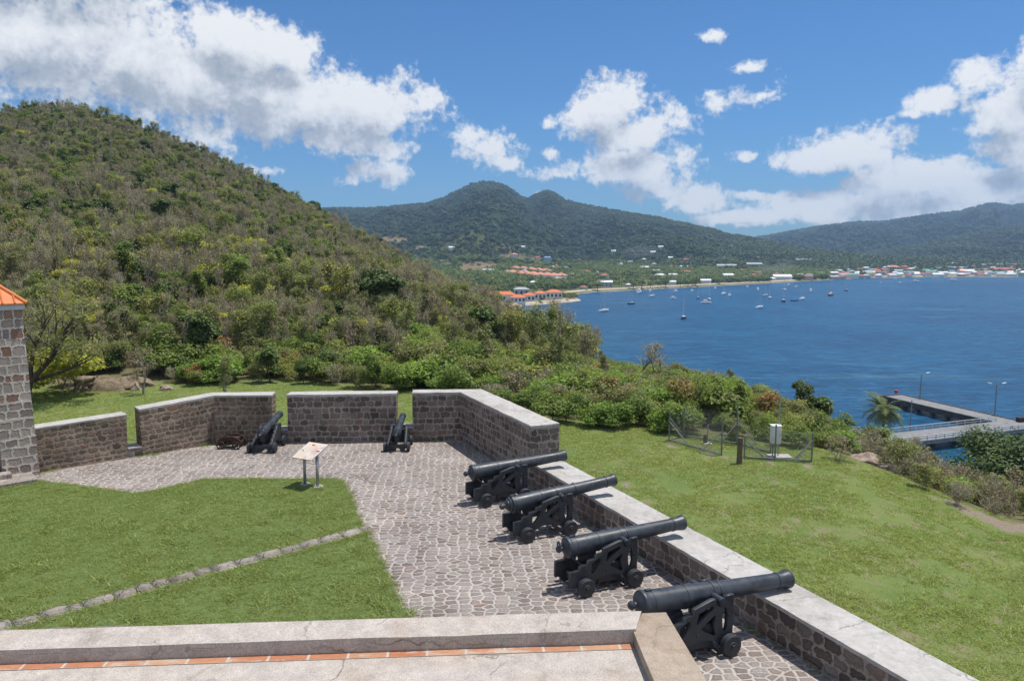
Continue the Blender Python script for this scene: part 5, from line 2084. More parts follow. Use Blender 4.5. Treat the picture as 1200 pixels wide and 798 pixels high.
bld(603, 304, 13, 10, 6, True, 0, 7, 'white hip roofed house alone on the brown clearing', 0, 3, 2, 'house', None, 'house')
bld(630, 304.5, 9, 8, 4, False, 1, 1, 'small red roofed house beside the blue one on the slope', 0, 0, 1, 'house', None, 'house')
bld(641, 306, 10, 8, 5.5, False, 2, 4, 'blue two storey house right of the small red roofed one', .2, 0, 1, 'house', None, 'house')
bld(676, 308, 13, 9, 4, False, 1, 1, 'long red roofed house standing above the white cluster', 0, 0, 1, 'house', None, 'house')
bld(572, 320, 16, 10, 4, False, 5, 2, 'grey low building left of the salmon villas', .2, 0, 1)
bld(530, 294, 11, 9, 4.5, False, 0, 0, 'white house high on the left lower slope', .1, 0, 1, 'house', None, 'house')
bld(497, 294, 9, 8, 5, False, 2, 4, 'small blue house near the foot of the hillside', .1, 0, 1, 'house', None, 'house')
bld(710, 335.5, 14, 9, 5, False, 5, 0, 'white roofed beach building on posts by the shore', 0, 3, 2)
bld(738, 337, 9, 7, 3.5, True, 1, 0, 'small white hut on the beach right of the white roofed building', 0, 0, 1, 'hut', None, 'beach_hut')
bld(684, 340, 8, 6, 3.5, True, 3, 3, 'brown hut on the beach left of the white roofed building', 0, 0, 1, 'hut', None, 'beach_hut')
bld(786, 334, 11, 7, 4, False, 0, 0, 'white beach building left of the row of dark shore trees', 0, 0, 1)
bld(826, 332, 13, 8, 4, False, 0, 0, 'white beach building right of the row of dark shore trees', 0, 0, 1)
bld(852, 329, 14, 9, 8, False, 0, 0, 'taller white block at the shore before the town', .1, 3, 2)
bld(850, 315.5, 34, 12, 6, False, 5, 2, 'long grey block on the slope behind the shore trees', 0, 6, 2)
bld(870, 320.5, 16, 10, 5, True, 1, 6, 'orange roofed building below the long grey block', 0, 0, 1)
bld(882, 315, 26, 11, 8, False, 5, 2, 'long grey apartment block right of the orange roof', 0, 5, 2)
bld(915, 328, 26, 14, 5, False, 0, 0, 'wide white warehouse in the smoke by the shore', 0, 0, 1)
bld(940, 308, 30, 10, 5, False, 5, 2, 'long grey roofed building high above the town', 0, 0, 1)
bld(1045, 317, 20, 13, 6, True, 4, 7, 'large salmon roofed hall in the town centre', 0, 0, 1)
bld(1172, 319.5, 36, 16, 6, False, 0, 1, 'large red roofed white hall at the right end of the town', 0, 5, 1)
bld(1130, 321, 24, 14, 5, False, 0, 0, 'wide white roofed shed by the water in the town', 0, 0, 1)
for px, py in ((718, 297), (764, 298), (773, 293), (857, 292), (785, 305), (612, 292)):
    bld(px, py, 10, 8, 4.5, False, 0, 0, 'lone pale house high in the mountain forest', 0, 0, 1, 'house', 'lone pale houses in the forest', 'house')

# ------------------------------------------------------------------ far trees
rf = random.Random(5)
pts = []
n_far = 0
fmid = polar_land('mid')
def far_points(kind, n, X0, X1, tmin, tmax, szl, szh):
    f = polar_land(kind)
    out_ = []
    while len(out_) < n:
        X = rf.uniform(X0, X1)
        tt_ = math.sqrt(rf.uniform(tmin ** 2, tmax ** 2))
        x, d, z = f(X, tt_)
        py = YH + (CAMZ - z) / d * F
        if kind == 'mid' and clearing(X, py) + .5 * noise.noise(Vector((x * .02, d * .02, 9))) > .12:
            if rf.random() > .02:
                continue
        out_.append((x, d, z - 1.5, rf.uniform(0, 6.28), rf.uniform(szl, szh), 0, rf.randrange(4)))
    return out_
pts = far_points('mid', 36000, 330, 1010, .27, 1.0, .55, 1.15) + far_points('mid', 2500, 1010, 1230, .3, 1.0, .7, 1.2) + far_points('mid', 2200, 330, 900, .96, 1.0, .35, .75)
tag(scatter('mountain_forest', far_protos, pts), 'dense forest covering the mountain behind the bay', 'forest', kind='stuff')
pts = far_points('front', 9000, 890, 1260, .02, 1.0, .8, 1.5) + far_points('far', 21000, 820, 1260, .1, 1.0, .9, 1.8)
tag(scatter('distant_forest', far_protos, pts), 'forest covering the distant hills beyond the town', 'forest', kind='stuff')
pts = []
tries = 0
while len(pts) < 12500 and tries < 90000:
    tries += 1
    X = rf.uniform(440, 1230)
    tt_ = .012 + .33 * rf.random() ** (.8 if X < 850 else 1.2)
    x, d, z = fmid(X, tt_)
    py = YH + (CAMZ - z) / d * F
    if clearing(X, py) + .5 * noise.noise(Vector((x * .02, d * .02, 9))) > .12 and rf.random() > .04:
        continue
    if noise.noise(Vector((x * .010, d * .007, 2))) < -.08 and X < 850 and rf.random() < .8:
        continue
    if X > 975 and tt_ < .30 and rf.random() < .86:
        continue
    if not house_free(x, d):
        continue
    k = rf.randrange(4) if rf.random() < (.72 if X < 900 else .85) else rf.randrange(4, 6)
    sz = rf.uniform(.5, 1.15) if X < 985 or tt_ > .1 else rf.uniform(.4, .85)
    pts.append((x, d, z - .3, rf.uniform(0, 6.28), sz, 0, k))
tag(scatter('coastal_woods', coast_protos, pts), 'palms and trees of the flat land along the bay', 'woodland', kind='stuff')
# scrub on the spit
pts = []
sp2 = [(p.x, p.y) for p in spit]
while len(pts) < 260:
    X, py = rf.uniform(590, 680), rf.uniform(345.5, 359)
    q = at(X, py, SPITZ)
    if not inside(sp2, q.x, q.y) or not house_free(q.x, q.y):
        continue
    pts.append((q.x, q.y, SPITZ - .4, rf.uniform(0, 6.28), rf.uniform(.28, .55) if X > 630 else rf.uniform(.3, .5), 0, rf.randrange(4)))
tag(scatter('spit_scrub', coast_protos, pts), 'low green scrub on the spit by the orange hotel', 'scrub', kind='stuff')
# dark round trees in a row on the far shore
for i, px in enumerate([742, 752, 762, 771, 780, 797, 806, 815, 843, 700, 1010, 1085]):
    py = float(np.interp(px, SHX, SHY)) - 1.3
    q = land_at(px, py)
    r = empty('shore_tree', q, i * 1.1)
    r.scale = ((1.25 + .25 * math.sin(i * 2.1)),) * 3
    tag(r, 'dark round tree standing on the far beach', 'tree', 'dark round trees on the far beach')
    v, q_ = tubes([(Vector((0, 0, -.5)), Vector((0, 0, 4)), .35, .2)], 5)
    obj('trunk', npmesh('trunk', [tuple(a) for a in v], q_, M['bark']), r)
    obj('crown', coast_protos[i % 4], r)

# ------------------------------------------------------------------ boats
M['hull_white'] = flat('white_boat_hull', (.82, .83, .84), .35)
M['hull_blue'] = flat('navy_boat_hull', (.03, .05, .12), .35)
M['hull_red'] = flat('red_boat_hull', (.35, .06, .05), .35)
M['mast'] = flat('aluminium_mast', (.55, .56, .58), .4)
M['sail_cover'] = flat('blue_sail_cover', (.04, .10, .30), .8)
M['cabin_glass'] = flat('boat_cabin_glass', (.03, .04, .05), .2)
M['dinghy'] = flat('grey_rubber_dinghy', (.25, .25, .26), .6)


def hull_mesh(L, B, H, mat):
    st = [(-.5, .62, .92), (-.3, .88, .95), (0, 1.0, .90), (.25, .80, .95), (.42, .40, 1.05), (.5, .03, 1.12)]
    rings = []
    V, Fc = [], []
    for t_, b, h in st:
        x = t_ * L
        w = B / 2 * b
        V += [(x, -w, H * h), (x, -w * .82, H * .25), (x, 0, -H * .45), (x, w * .82, H * .25), (x, w, H * h)]
    n_ = len(st)
    for i in range(n_ - 1):
        for j in range(4):
            Fc.append((i * 5 + j, i * 5 + j + 1, i * 5 + 5 + j + 1, i * 5 + 5 + j))
        Fc.append((i * 5 + 4, i * 5, i * 5 + 5, i * 5 + 9))
    Fc.append((0, 1, 2, 3, 4))
    return pymesh('hull', V, Fc, mat)


HULLS = {}


def boat(px, py, L, kind, rot, label, hull='hull_white', group=None):
    q = at(px, py, SEA)
    r = empty(kind, (q.x, q.y, SEA + .05), rot)
    tag(r, label, 'boat', group)
    k = (round(L), hull)
    if k not in HULLS:
        HULLS[k] = hull_mesh(L, L * .31, L * .115, M[hull])
    obj('hull', HULLS[k], r)
    if kind == 'dinghy':
        return r
    bm = bmesh.new()
    if kind == 'motor_boat':
        add_box(bm, (-.05 * L, 0, L * .17), (L * .45, L * .22, L * .13))
        add_box(bm, (-.10 * L, 0, L * .27), (L * .28, L * .20, L * .07))
    else:
        add_box(bm, (.02 * L, 0, L * .135), (L * .42, L * .17, L * .055))
    bmobj('cabin', bm, M['hull_white'], r, .1)
    bm = bmesh.new()
    if kind == 'motor_boat':
        add_box(bm, (-.05 * L, 0, L * .185), (L * .456, L * .226, L * .045))
    else:
        add_box(bm, (.02 * L, 0, L * .138), (L * .36, L * .176, L * .022))
    bmobj('window_band', bm, M['cabin_glass'], r)
    if kind != 'motor_boat':
        H = L * 1.22
        bm = bmesh.new()
        add_cyl(bm, (.06 * L, 0, L * .1), (.06 * L, 0, H), .19, .14, 8)
        for e in ((.5 * L, 0, L * .13), (-.5 * L, 0, L * .12)):
            add_cyl(bm, e, (.06 * L, 0, H * .98), .030, seg=4)
        add_cyl(bm, (.06 * L, -.11 * L, H * .55), (.06 * L, .11 * L, H * .55), .05, seg=5)
        bmobj('mast', bm, M['mast'], r)
        bm = bmesh.new()
        add_cyl(bm, (.05 * L, 0, L * .23), (-.36 * L, 0, L * .23), .26, .18, 8)
        bmobj('furled_sail', bm, M['sail_cover'] if hull != 'hull_red' else M['hull_white'], r)
    return r


BT = 'boats moored in the bay'
sail = [(801, 373.5, 11, 2.6, 'hull_blue', 'dark hulled sailing boat lying nearest, with a wake of lighter water behind'),
        (708, 365, 11, .5, 'hull_white', 'white sailing boat with a leaning blue cover, nearest the spit'),
        (740, 356.5, 10, 1.2, 'hull_blue', 'dark sailing boat right of the white one near the spit'),
        (764, 347.5, 10, .9, 'hull_white', 'sailing boat beside the large white motor boat'),
        (831, 351, 9, 1.5, 'hull_white', 'sailing boat just left above a white motor boat in mid bay'),
        (818, 350, 9, .3, 'hull_blue', 'small dark sailing boat in the left of the mooring field'),
        (848, 345, 12, 1.0, 'hull_white', 'tall masted sailing boat in the left of the mooring field'),
        (890, 361, 11, .2, 'hull_white', 'sailing boat lying lowest in the middle of the mooring field'),
        (918, 353.5, 12, 1.4, 'hull_blue', 'tall dark sailing boat in the middle of the mooring field'),
        (940, 351, 12, .8, 'hull_white', 'tall white sailing boat right of the dark tall one'),
        (973, 346.5, 14, 2.7, 'hull_red', 'largest two toned sailing boat at the right of the mooring field'),
        (992, 341, 10, .5, 'hull_blue', 'last sailing boat on the right of the mooring field'),
        (897, 346.5, 9, .7, 'hull_white', 'small sailing boat above the tall dark one'),
        (919, 340, 10, 1.9, 'hull_white', 'sailing boat close to the town shore above the tall dark one'),
        (838, 338.5, 10, .9, 'hull_white', 'sailing boat close under the far beach'),
        (902, 349.5, 9, 2.2, 'hull_white', 'sailing boat rafted just below the small one')]
for px, py, L, rot, hl, lab in sail:
    boat(px, py, L, 'sailing_boat', 1.15 + .35 * math.sin(px) + (3.14 if rot > 2 else 0), lab, hl, BT)
motor = [(749, 343.5, 17, .15, 'large white motor boat at the left end of the moorings'), (762, 341.5, 11, .2, 'small white motor boat touching the large one from behind'),
         (827.5, 355.5, 11, .3, 'white motor boat at the lower left of the mooring field'), (789, 350, 8, 1.6, 'small white boat left of the mooring field'),
         (855, 347, 9, .1, 'white motor boat beside the tall masted sailing boat'), (792, 342, 9, .2, 'white boat under the beach near the shore trees'), (811, 341.5, 8, 1.2, 'small boat under the row of dark shore trees'),
         (888, 340, 11, .1, 'wide white catamaran like boat near the town shore'), (933, 337, 9, .2, 'white motor boat near the smoke on the shore'), (950, 341.5, 11, 2.9, 'white motor boat between the two tall sailing boats'),
         (876, 337, 8, .6, 'small boat left of the wide white one'), (924, 334.5, 9, .3, 'white boat touching the shore line by the warehouse'), (1049, 327.5, 9, .2, 'small boat before the town, left of three'),
         (1055, 332, 7, .2, 'tiny boat lying off the town shore'), (1073, 330.5, 12, .1, 'white boat before the town, middle of three'), (1117, 329, 14, .1, 'white motor boat alone on the right of the bay'), (1032, 332, 7, 1.2, 'tiny dark boat off the left of the town')]
for px, py, L, rot, lab in motor:
    boat(px, py, L * .9, 'motor_boat', .75 + .5 * math.sin(px), lab, 'hull_white', BT)
boat(931, 352.8, 7, 'dinghy', .1, 'low grey dinghy between two tall sailing boats', 'hull_blue', BT)

# ------------------------------------------------------------------ pier
DK = SEA + 2.6
pj = at(1192, 497, DK)          # elbow
pn = at(1066, 511.5, DK)        # landward arm, towards the shore
pf = at(1046, 463.5, DK)        # far end
r = empty('pier', (0, 0, 0))
tag(r, 'elbow shaped concrete pier on dark piles running out into the bay', 'pier')
def strip(a, b, w0, w1, z, th, ext0=0, ext1=0):
    d = (b - a).normalized()
    s = Vector((-d.y, d.x, 0))
    a, b = a - d * ext0, b + d * ext1
    bm = bmesh.new()
    c = (a + b) / 2 + s * (w0 + w1) / 2
    add_box(bm, (c.x, c.y, z - th / 2), ((b - a).length, abs(w1 - w0), th), (0, 0, math.atan2(d.y, d.x)))
    return bm
da = (pj - pn).normalized(); db = (pf - pj).normalized()
bmobj('deck', strip(pn, pj, -4.2, 4.2, DK, .9, 60, 4.0), M['pier_deck'], r)
bmobj('deck', strip(pj, pf, -3.3, 3.3, DK - .006, .9, 3.5, 0), M['pier_deck'], r)
bmobj('fender_beam', strip(pj, pf, 3.3, 3.8, DK + .18, 1.5, -4, 0), M['pier_dark'], r)
bmobj('fender_beam', strip(pj, pf, -3.8, -3.3, DK + .18, 1.5, 4, 0), M['pier_dark'], r)
bmobj('end_fender', strip(pf, pf + db * .8, -3.9, 3.9, DK + .2, 2.6), M['pier_dark'], r)
for (a, b, n_) in ((pn - da * 55, pj, 13), (pj, pf, 8)):
    d = (b - a).normalized(); s = Vector((-d.y, d.x, 0))
    for i in range(n_):
        p = a.lerp(b, (i + .5) / n_)
        bm = bmesh.new()
        for k in (-2.8, 2.8):
            q = p + s * k
            add_cyl(bm, (q.x, q.y, SEA - 4), (q.x, q.y, DK - 1.6), .42, seg=10)
        add_box(bm, (p.x, p.y, DK - 1.35), (.9, 7.8, .85), (0, 0, math.atan2(d.y, d.x)))
        bmobj('pile_pair', bm, M['pier_dark'], r)
# railings of the landward arm
s_ = Vector((-da.y, da.x, 0))
for side, a, b in ((4.05, pn - da * 55, pj - da * 2 - db * 0), (-4.05, pn - da * 55, pj)):
    bm = bmesh.new()
    a_, b_ = a + s_ * side, b + s_ * side
    n_ = int((b_ - a_).length / 2.6)
    for i in range(n_ + 1):
        p = a_.lerp(b_, i / n_)
        add_box(bm, (p.x, p.y, DK + .55), (.14, .14, 1.1))
    dv = b_ - a_
    for h in (.55, 1.1):
        c = (a_ + b_) / 2
        add_box(bm, (c.x, c.y, DK + h), (dv.length, .16, .16), (0, 0, math.atan2(dv.y, dv.x)))
    bmobj('railing', bm, M['pier_rail'], r)
kp = atd(1046, 462, pf.y)
def lamp_post(px, py, h, label, arms=1, head=True):
    q = at(px, py, DK)
    r = empty('lamp_post', (q.x, q.y, DK))
    tag(r, label, 'lamp post')
    bm = bmesh.new()
    add_cyl(bm, (0, 0, 0), (0, 0, h), .16, .10, 10)
    add_cyl(bm, (0, 0, 0), (0, 0, .5), .26, .22, 10)
    bmobj('pole', bm, M['galv_dull'], r)
    if head:
        for sx in ((1, -1) if arms == 2 else (1,)):
            bm = bmesh.new()
            add_cyl(bm, (0, 0, h - .1), (sx * 1.5, 0, h + .35), .06, .05, 6)
            bmobj('arm', bm, M['galv_dull'], r)
            bm = bmesh.new()
            add_box(bm, (sx * 1.85, 0, h + .38), (1.0, .40, .22), (0, sx * R(-12), 0))
            bmobj('lamp_head', bm, M['white_paint'], r, .05)
lamp_post(1078, 467.5, 7.2, 'grey lamp post standing on the outer arm of the pier', 1)
lamp_post(1165.5, 487.5, 8.2, 'twin armed lamp post standing near the elbow of the pier', 2)
lamp_post(1066.5, 504, 7.2, 'lamp post on the landward arm of the pier, partly behind the bushes', 1, False)
bm = bmesh.new()
q = at(1050, 460.8, DK)
add_cyl(bm, (q.x, q.y, DK), (q.x, q.y, DK + .7), .5, .4, 12)
add_cyl(bm, (q.x, q.y, DK + .7), (q.x, q.y, DK + .95), .62, .55, 12)
tag(bmobj('mooring_bollard', bm, M['red_paint'], None, .03), 'red mooring bollard at the outer end of the pier', 'bollard')
bm = bmesh.new()
q = at(1197, 494, DK)
add_box(bm, (q.x, q.y, DK + .5), (2.4, 1.2, 1.0), (0, 0, .3))
add_box(bm, (q.x, q.y, DK + 1.05), (2.6, 1.4, .12), (0, 0, .3))
tag(bmobj('equipment_box', bm, M['rust'], None, .04), 'rusty box on the pier at the elbow by the picture edge', 'box')

# ------------------------------------------------------------------ wire fence, posts and cabinet
def gp_(px, py):
    """lawn point seen at a picture position"""
    z = -3.0
    for _ in range(12):
        p = at(px, py, z)
        z = ground(p.x, p.y)
    return Vector((p.x, p.y, z))


def fence(pts, hts, label, braces=(), rail=True, mesh=True, bright=False):
    base = pts[0]
    r = empty('wire_fence', base)
    tag(r, label, 'fence')
    mt = M['galv'] if bright else M['galv_dull']
    for p, h in zip(pts, hts):
        bm = bmesh.new()
        q = p - base
        add_cyl(bm, (q.x, q.y, q.z - .3), (q.x, q.y, q.z + h), .035, seg=10)
        bmobj('post', bm, M['galv_dull'], r)
    for (i, dx, dy, hh) in braces:
        bm = bmesh.new()
        p = pts[i] - base
        e = Vector((p.x + dx, p.y + dy, 0))
        e.z = ground(e.x + base.x, e.y + base.y) - base.z
        add_cyl(bm, (p.x, p.y, p.z + hh), (e.x, e.y, e.z + .03), .03, seg=8)
        bmobj('brace', bm, M['galv'], r)
    for i in range(len(pts) - 1):
        a, b = pts[i] - base, pts[i + 1] - base
        if rail:
            bm = bmesh.new()
            add_cyl(bm, a + Vector((0, 0, .07)), b + Vector((0, 0, .07)), .038, seg=8)
            bmobj('bottom_rail', bm, M['galv'] if bright else M['galv_dull'], r)
        if mesh:
            h = min(hts[i], hts[i + 1]) - .05
            d = b - a
            L = d.length
            dn = d / L
            segs = []
            sp = .085
            k = -h
            while k < L:
                for sg in (1, -1):
                    u0, u1 = (k, k + h) if sg > 0 else (k + h, k)
                    z0, z1 = 0.0, h
                    # clip to the panel
                    def cl(u0, z0, u1, z1):
                        pts_ = []
                        t0, t1 = 0.0, 1.0
                        du = u1 - u0
                        for lo_, hi_ in ((0, L),):
                            ta, tb_ = (lo_ - u0) / du, (hi_ - u0) / du
                            if ta > tb_:
                                ta, tb_ = tb_, ta
                            t0, t1 = max(t0, ta), min(t1, tb_)
                        if t1 - t0 < .02:
                            return None
                        return (u0 + du * t0, z0 + (z1 - z0) * t0, u0 + du * t1, z0 + (z1 - z0) * t1)
                    c = cl(u0, z0, u1, z1)
                    if c:
                        segs.append((a + dn * c[0] + Vector((0, 0, c[1] + .06)), a + dn * c[2] + Vector((0, 0, c[3] + .06)), .0032, .0032))
                k += sp
            v, q = tubes(segs, 3)
            obj('wire_mesh', npmesh('wire_mesh', [tuple(x) for x in v], q, M['galv_dull']), r)
    return r


f1, f2 = gp_(784, 516.3), gp_(845.5, 533.5)
f3, f4, f5 = gp_(872, 537), gp_(908, 539.2), gp_(951, 541.5)
f6, f7 = gp_(863, 521), gp_(903, 531)
f8 = gp_(801, 512)
fence([f1, f2], [1.52, 1.72], 'left stretch of wire fence on the lawn with a bright bottom rail', [(0, .75, -.35, .95), (0, .9, .7, 1.15), (1, -.95, .3, 1.1)], bright=True)
fence([f3, f4, f5], [1.0, 1.6, 1.35], 'right stretch of wire fence in front of the white cabinet', [(0, .9, .2, .9), (2, -.75, -.1, 1.0), (2, -.5, .5, 1.0)])
fence([f8, f6, f7], [1.5, 2.0, 1.2], 'rear stretch of wire fence along the bushes with a tall braced corner post', [(1, -.75, .1, 1.05), (1, .95, .0, 1.15)])
def wood_post(px, py, h, r_, label):
    p = gp_(px, py)
    bm = bmesh.new()
    add_cyl(bm, (p.x, p.y, p.z - .3), (p.x, p.y, p.z + h), r_, r_ * .93, 14)
    bmesh.ops.subdivide_edges(bm, edges=[e for e in bm.edges if abs(e.verts[0].co.z - e.verts[1].co.z) > .3], cuts=5)
    for v in bm.verts:
        v.co = jitter(v.co, .012)
    tag(bmobj('wooden_post', bm, M['old_wood']), label, 'post')
wood_post(866.5, 543.5, 1.16, .125, 'thick weathered wooden post in front of the wire fence')
p = gp_(826, 520)
r = empty('short_stump_post', p)
tag(r, 'short brown stump post with a thin pipe on a pale pad inside the fence', 'post')
bm = bmesh.new(); add_cyl(bm, (0, 0, 0), (0, 0, .45), .09, .08, 12); bmobj('stump', bm, M['old_wood'], r)
bm = bmesh.new(); add_cyl(bm, (.12, 0, 0), (.12, 0, .95), .03, seg=8); bmobj('pipe', bm, M['galv'], r)
bm = bmesh.new(); add_box(bm, (.1, -.02, .02), (.42, .36, .07)); bmobj('pad', bm, M['coping'], r, .01)
p = gp_(911, 536)
r = empty('equipment_cabinet', p)
tag(r, 'white metal equipment cabinet on a post with a tall thin mast', 'cabinet')
bm = bmesh.new(); add_box(bm, (-.12, .0, 1.06), (.40, .32, .80)); add_box(bm, (-.12, 0, 1.475), (.46, .38, .03)); bmobj('body', bm, M['white_paint'], r, .012)
bm = bmesh.new(); add_box(bm, (-.12, -.166, 1.06), (.33, .012, .70)); dr = bmobj('door', bm, M['white_paint'], r, .003)
bm = bmesh.new(); add_box(bm, (.02, -.176, 1.06), (.02, .012, .10)); bmobj('handle', bm, M['galv_dull'], dr)
bm = bmesh.new(); add_cyl(bm, (.06, .10, 0), (.06, .10, 2.85), .032, .026, 10); bmobj('mast', bm, M['galv'], r)
bm = bmesh.new(); add_cyl(bm, (-.22, .0, 0), (-.22, .0, .68), .03, seg=8); bmobj('leg', bm, M['galv_dull'], r)
bm = bmesh.new(); add_box(bm, (.10, .05, .03), (1.0, .62, .09)); bmobj('pad', bm, M['coping'], r, .01)

# ------------------------------------------------------------------ sky, sun, haze, camera
w = bpy.data.worlds.new('World')
sc.world = w
w.use_nodes = True
w.node_tree.nodes.clear()
t = NT(w.node_tree)
SUN_EL, SUN_AZ = R(71), R(66)
sky = t.n('ShaderNodeTexSky', None, sky_type='NISHITA', sun_disc=False, sun_elevation=SUN_EL, sun_rotation=SUN_AZ, air_density=1.0, dust_density=.4, ozone_density=9.0, altitude=0)
SKY_STR = .085
dirv = t.n('ShaderNodeTexCoord').outputs['Generated']
CLOUDS = [  # x, y, half width, half height in the picture's own degrees
    (60, 50, 150, 92), (165, 70, 120, 90), (235, 95, 110, 82), (300, 105, 110, 72), (365, 125, 100, 52), (430, 125, 80, 44), (262, 42, 52, 42), (330, 62, 60, 32), (480, 122, 34, 26), (395, 160, 70, 22), (-60, 20, 120, 90), (20, -40, 200, 60),
    (443, 205, 33, 17), (462, 174, 28, 11), (310, 200, 22, 8), (412, 212, 14, 7),
    (566, 176, 40, 22), (552, 160, 20, 14), (588, 192, 24, 10),
    (712, 130, 48, 36), (738, 118, 36, 26), (772, 148, 34, 26), (740, 160, 52, 22), (690, 142, 34, 26), (735, 198, 76, 26), (790, 190, 30, 24), (762, 220, 44, 16), (655, 204, 34, 9), (690, 195, 44, 18), (648, 180, 14, 9), (642, 143, 11, 9),
    (815, 234, 46, 17), (790, 226, 30, 12), (842, 240, 22, 10), (640, 232, 12, 6),
    (866, 116, 36, 16), (848, 122, 22, 9), (895, 112, 18, 9), (831, 43, 17, 7), (879, 79, 20, 8), (870, 184, 15, 8), (884, 229, 26, 6),
    (945, 188, 50, 20), (1000, 178, 62, 26), (1040, 164, 36, 20), (960, 178, 40, 20), (1090, 123, 28, 14), (1104, 112, 14, 10), (1072, 134, 18, 6),
    (1170, 92, 44, 28), (1150, 84, 26, 16), (1190, 130, 66, 42), (1165, 140, 40, 36), (1215, 80, 50, 40), (1190, 175, 70, 30),
    (1040, 212, 64, 28), (1100, 205, 90, 34), (1150, 222, 90, 38), (1230, 215, 90, 50), (960, 242, 80, 20), (880, 254, 60, 12), (1020, 244, 130, 26), (1100, 246, 110, 22), (930, 232, 36, 10), (840, 258, 22, 6),
]


def ang(px, py):
    d = ray(px, py).normalized()
    return math.atan2(d.x, d.y), math.asin(d.z)


def cloud_field(nt):
    """input vector (azimuth, elevation) -> distance to the nearest cloud core, in units of its size"""
    gi = nt.n('NodeGroupInput')
    acc = None
    for (x, y, rx, ry) in CLOUDS:
        a, e = ang(x, y)
        a2, _ = ang(x + rx, y)
        _, e2 = ang(x, y - ry)
        sub = nt.n('ShaderNodeVectorMath', {0: gi.outputs[0], 1: (a, e, 0)}, operation='SUBTRACT')
        mul = nt.n('ShaderNodeVectorMath', {0: sub.outputs[0], 1: (1 / abs(a2 - a), 1 / abs(e2 - e), 0)}, operation='MULTIPLY')
        ln = nt.n('ShaderNodeVectorMath', {0: mul.outputs[0]}, operation='LENGTH').outputs['Value']
        # soft core value, so that small clouds are thin and large ones thick
        if rx < 45:
            ln = nt.math('ADD', nt.math('MULTIPLY', ln, .56), .40)
        acc = ln if acc is None else nt.math('SMOOTH_MIN', acc, ln, .22)
    go = nt.n('NodeGroupOutput')
    nt.t.links.new(acc, go.inputs[0])


cg = bpy.data.node_groups.new('cloud_field', 'ShaderNodeTree')
cg.interface.new_socket('Vector', in_out='INPUT', socket_type='NodeSocketVector')
cg.interface.new_socket('Value', in_out='OUTPUT', socket_type='NodeSocketFloat')
cloud_field(NT(cg))
sepd = t.n('ShaderNodeSeparateXYZ', {0: dirv})
az = t.math('ARCTAN2', sepd.outputs[0], sepd.outputs[1])
el = t.math('ARCSINE', sepd.outputs[2])
ae = t.n('ShaderNodeCombineXYZ', {0: az, 1: el}).outputs[0]


def field(off):
    v = t.n('ShaderNodeVectorMath', {0: ae, 1: off}, operation='ADD').outputs[0]
    nd = w.node_tree.nodes.new('ShaderNodeGroup')
    nd.node_tree = cg
    w.node_tree.links.new(v, nd.inputs[0])
    n1 = t.noise(v, 14, 4, .5, .2)
    coarse = t.math('ADD', t.math('SUBTRACT', 1.04, nd.outputs[0]), t.math('MULTIPLY', t.math('SUBTRACT', n1, .5), 1.7))
    n2_ = t.noise(v, 44, 9, .58, .1)
    n3_ = t.noise(v, 120, 5, .6, .1)
    fine = t.math('ADD', t.math('MULTIPLY', t.math('SUBTRACT', n2_, .5), 1.25), t.math('MULTIPLY', t.math('SUBTRACT', n3_, .5), .85))
    return coarse, fine


c0_, f0_ = field((0, 0, 0))
c1_, f1_ = field((.008, .034, 0))
dn0 = t.math('ADD', c0_, f0_)
alpha = t.math('POWER', t.smooth(dn0, -.06, .46), .85)
thick = t.smooth(c1_, .05, 1.15)                         # much cloud on the way up to the sun
lit = t.math('MULTIPLY', t.math('SUBTRACT', f0_, f1_), .34)
lit2 = t.math('MULTIPLY', t.math('SUBTRACT', c0_, c1_), .16)
shade = t.math('SUBTRACT', t.math('ADD', .93, t.math('ADD', lit, lit2)), t.math('MULTIPLY', thick, .42), clamp=True)
ccol = t.ramp(shade, [(.25, (.25, .28, .33)), (.55, (.38, .41, .455)), (.80, (.645, .66, .68)), (1.0, (.775, .775, .77))])
# unseen cumulus added outside the view, to whiten the sky's fill light
gn = t.noise(dirv, 2.6, 7, .6, .3)
elsewhere = t.math('MAXIMUM', t.smooth(t.math('ABSOLUTE', az), .80, 1.05), t.smooth(el, .42, .60))
alpha2 = t.math('MULTIPLY', t.smooth(gn, .46, .60), elsewhere)
alpha = t.math('MAXIMUM', alpha, alpha2)
skyc = t.n('ShaderNodeVectorMath', {0: sky.outputs[0], 1: tuple(SKY_STR * k for k in (.50, .80, 1.0))}, operation='MULTIPLY').outputs[0]
mixc = t.mix(t.math('MULTIPLY', alpha, .95), skyc, ccol)
bg = t.n('ShaderNodeBackground', {0: mixc, 1: 1.0})
wo = t.n('ShaderNodeOutputWorld')
t.t.links.new(bg.outputs[0], wo.inputs[0])

sd = bpy.data.lights.new('sun', 'SUN')
sd.energy = 4.0
sd.angle = R(.53)
sd.color = (1.0, .955, .89)
so = bpy.data.objects.new('sun', sd)
sv_ = Vector((math.sin(SUN_AZ) * math.cos(SUN_EL), math.cos(SUN_AZ) * math.cos(SUN_EL), math.sin(SUN_EL)))
so.rotation_euler = sv_.to_track_quat('Z', 'Y').to_euler()
link(so)

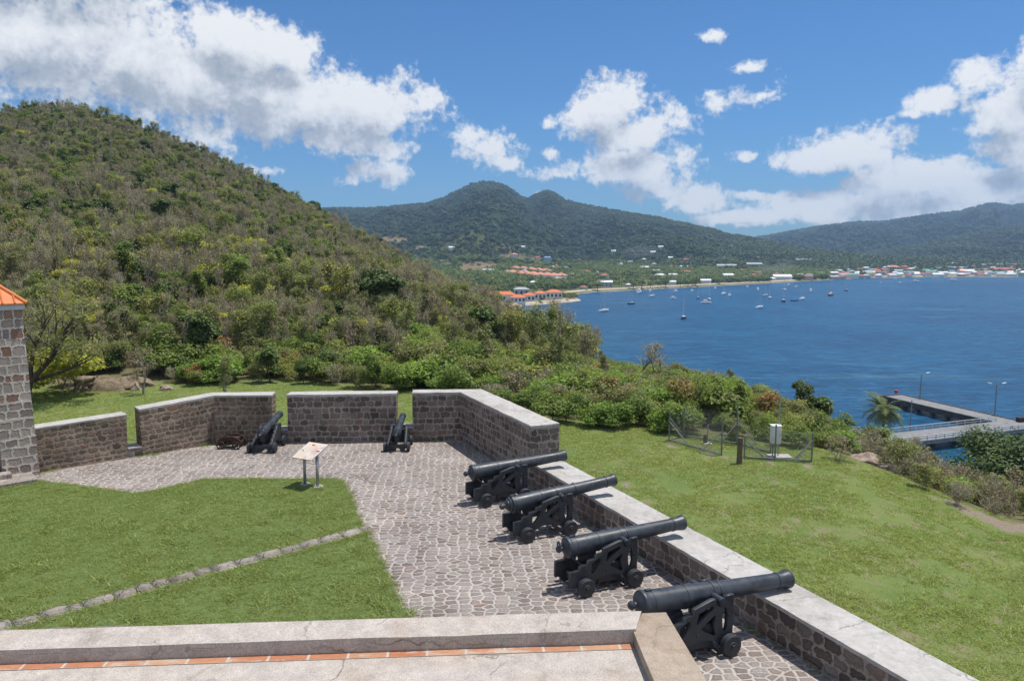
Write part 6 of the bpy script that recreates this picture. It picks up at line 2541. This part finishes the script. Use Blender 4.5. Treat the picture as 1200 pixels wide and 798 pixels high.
m, t, out = new_mat('wood_smoke')
pv = t.n('ShaderNodeVolumePrincipled', {'Color': (.85, .88, .92, 1), 'Density': .0028, 'Anisotropy': .1})
t.t.links.new(pv.outputs[0], out.inputs['Volume'])
for (px, py, sx, sz, lab) in ((906, 321, 26, 17, 'thin grey smoke drifting over the shore left of the town'), (748, 300, 34, 16, 'thin blue grey smoke rising from the lower mountain slope')):
    q = land_at(px, py + 3)
    bm = bmesh.new()
    bmesh.ops.create_icosphere(bm, subdivisions=4, radius=1)
    for v in bm.verts:
        v.co = v.co * (1 + .45 * noise.noise(v.co * 1.4 + Vector((px, 0, 0))) + .2 * noise.noise(v.co * 3.3))
        v.co = Vector((v.co.x * sx + v.co.z * 12, v.co.y * sx * .8, (v.co.z + .55) * sz))
    o = bmobj('smoke', bm, m, smooth=True)
    o.location = q
    tag(o, lab, 'smoke', kind='stuff')

import os
if not os.environ.get('NOHAZE'):
    bm = bmesh.new()
    add_box(bm, (0, 2600, 180), (11400, 5600, 480))
    m, t, out = new_mat('sea_haze')
    pv = t.n('ShaderNodeVolumePrincipled', {'Color': (.42, .66, 1.0, 1), 'Density': 1.25e-4, 'Anisotropy': .1})
    t.t.links.new(pv.outputs[0], out.inputs['Volume'])
    hz = bmobj('haze', bm, m)
    tag(hz, kind='stuff')

cam = bpy.data.cameras.new('camera')
cam.sensor_width = 36
cam.lens = 36 * F / 1200
cam.clip_start = .05
cam.clip_end = 20000
co_ = bpy.data.objects.new('camera', cam)
co_.location = (0, 0, CAMZ)
co_.rotation_euler = (math.pi / 2 - PITCH, 0, 0)
link(co_)
sc.camera = co_
sc.view_settings.view_transform = 'Standard'
sc.view_settings.look = 'None'
sc.view_settings.gamma = 1
sc.view_settings.exposure = 0.35
sc.view_settings.use_curve_mapping = False
sc.cycles.use_denoising = True
sc.cycles.max_bounces = 5
sc.cycles.diffuse_bounces = 2
sc.cycles.glossy_bounces = 2
sc.cycles.transmission_bounces = 3
sc.cycles.volume_bounces = 0
sc.cycles.transparent_max_bounces = 4
sc.cycles.sample_clamp_indirect = 4
sc.cycles.caustics_reflective = False
sc.cycles.caustics_refractive = False
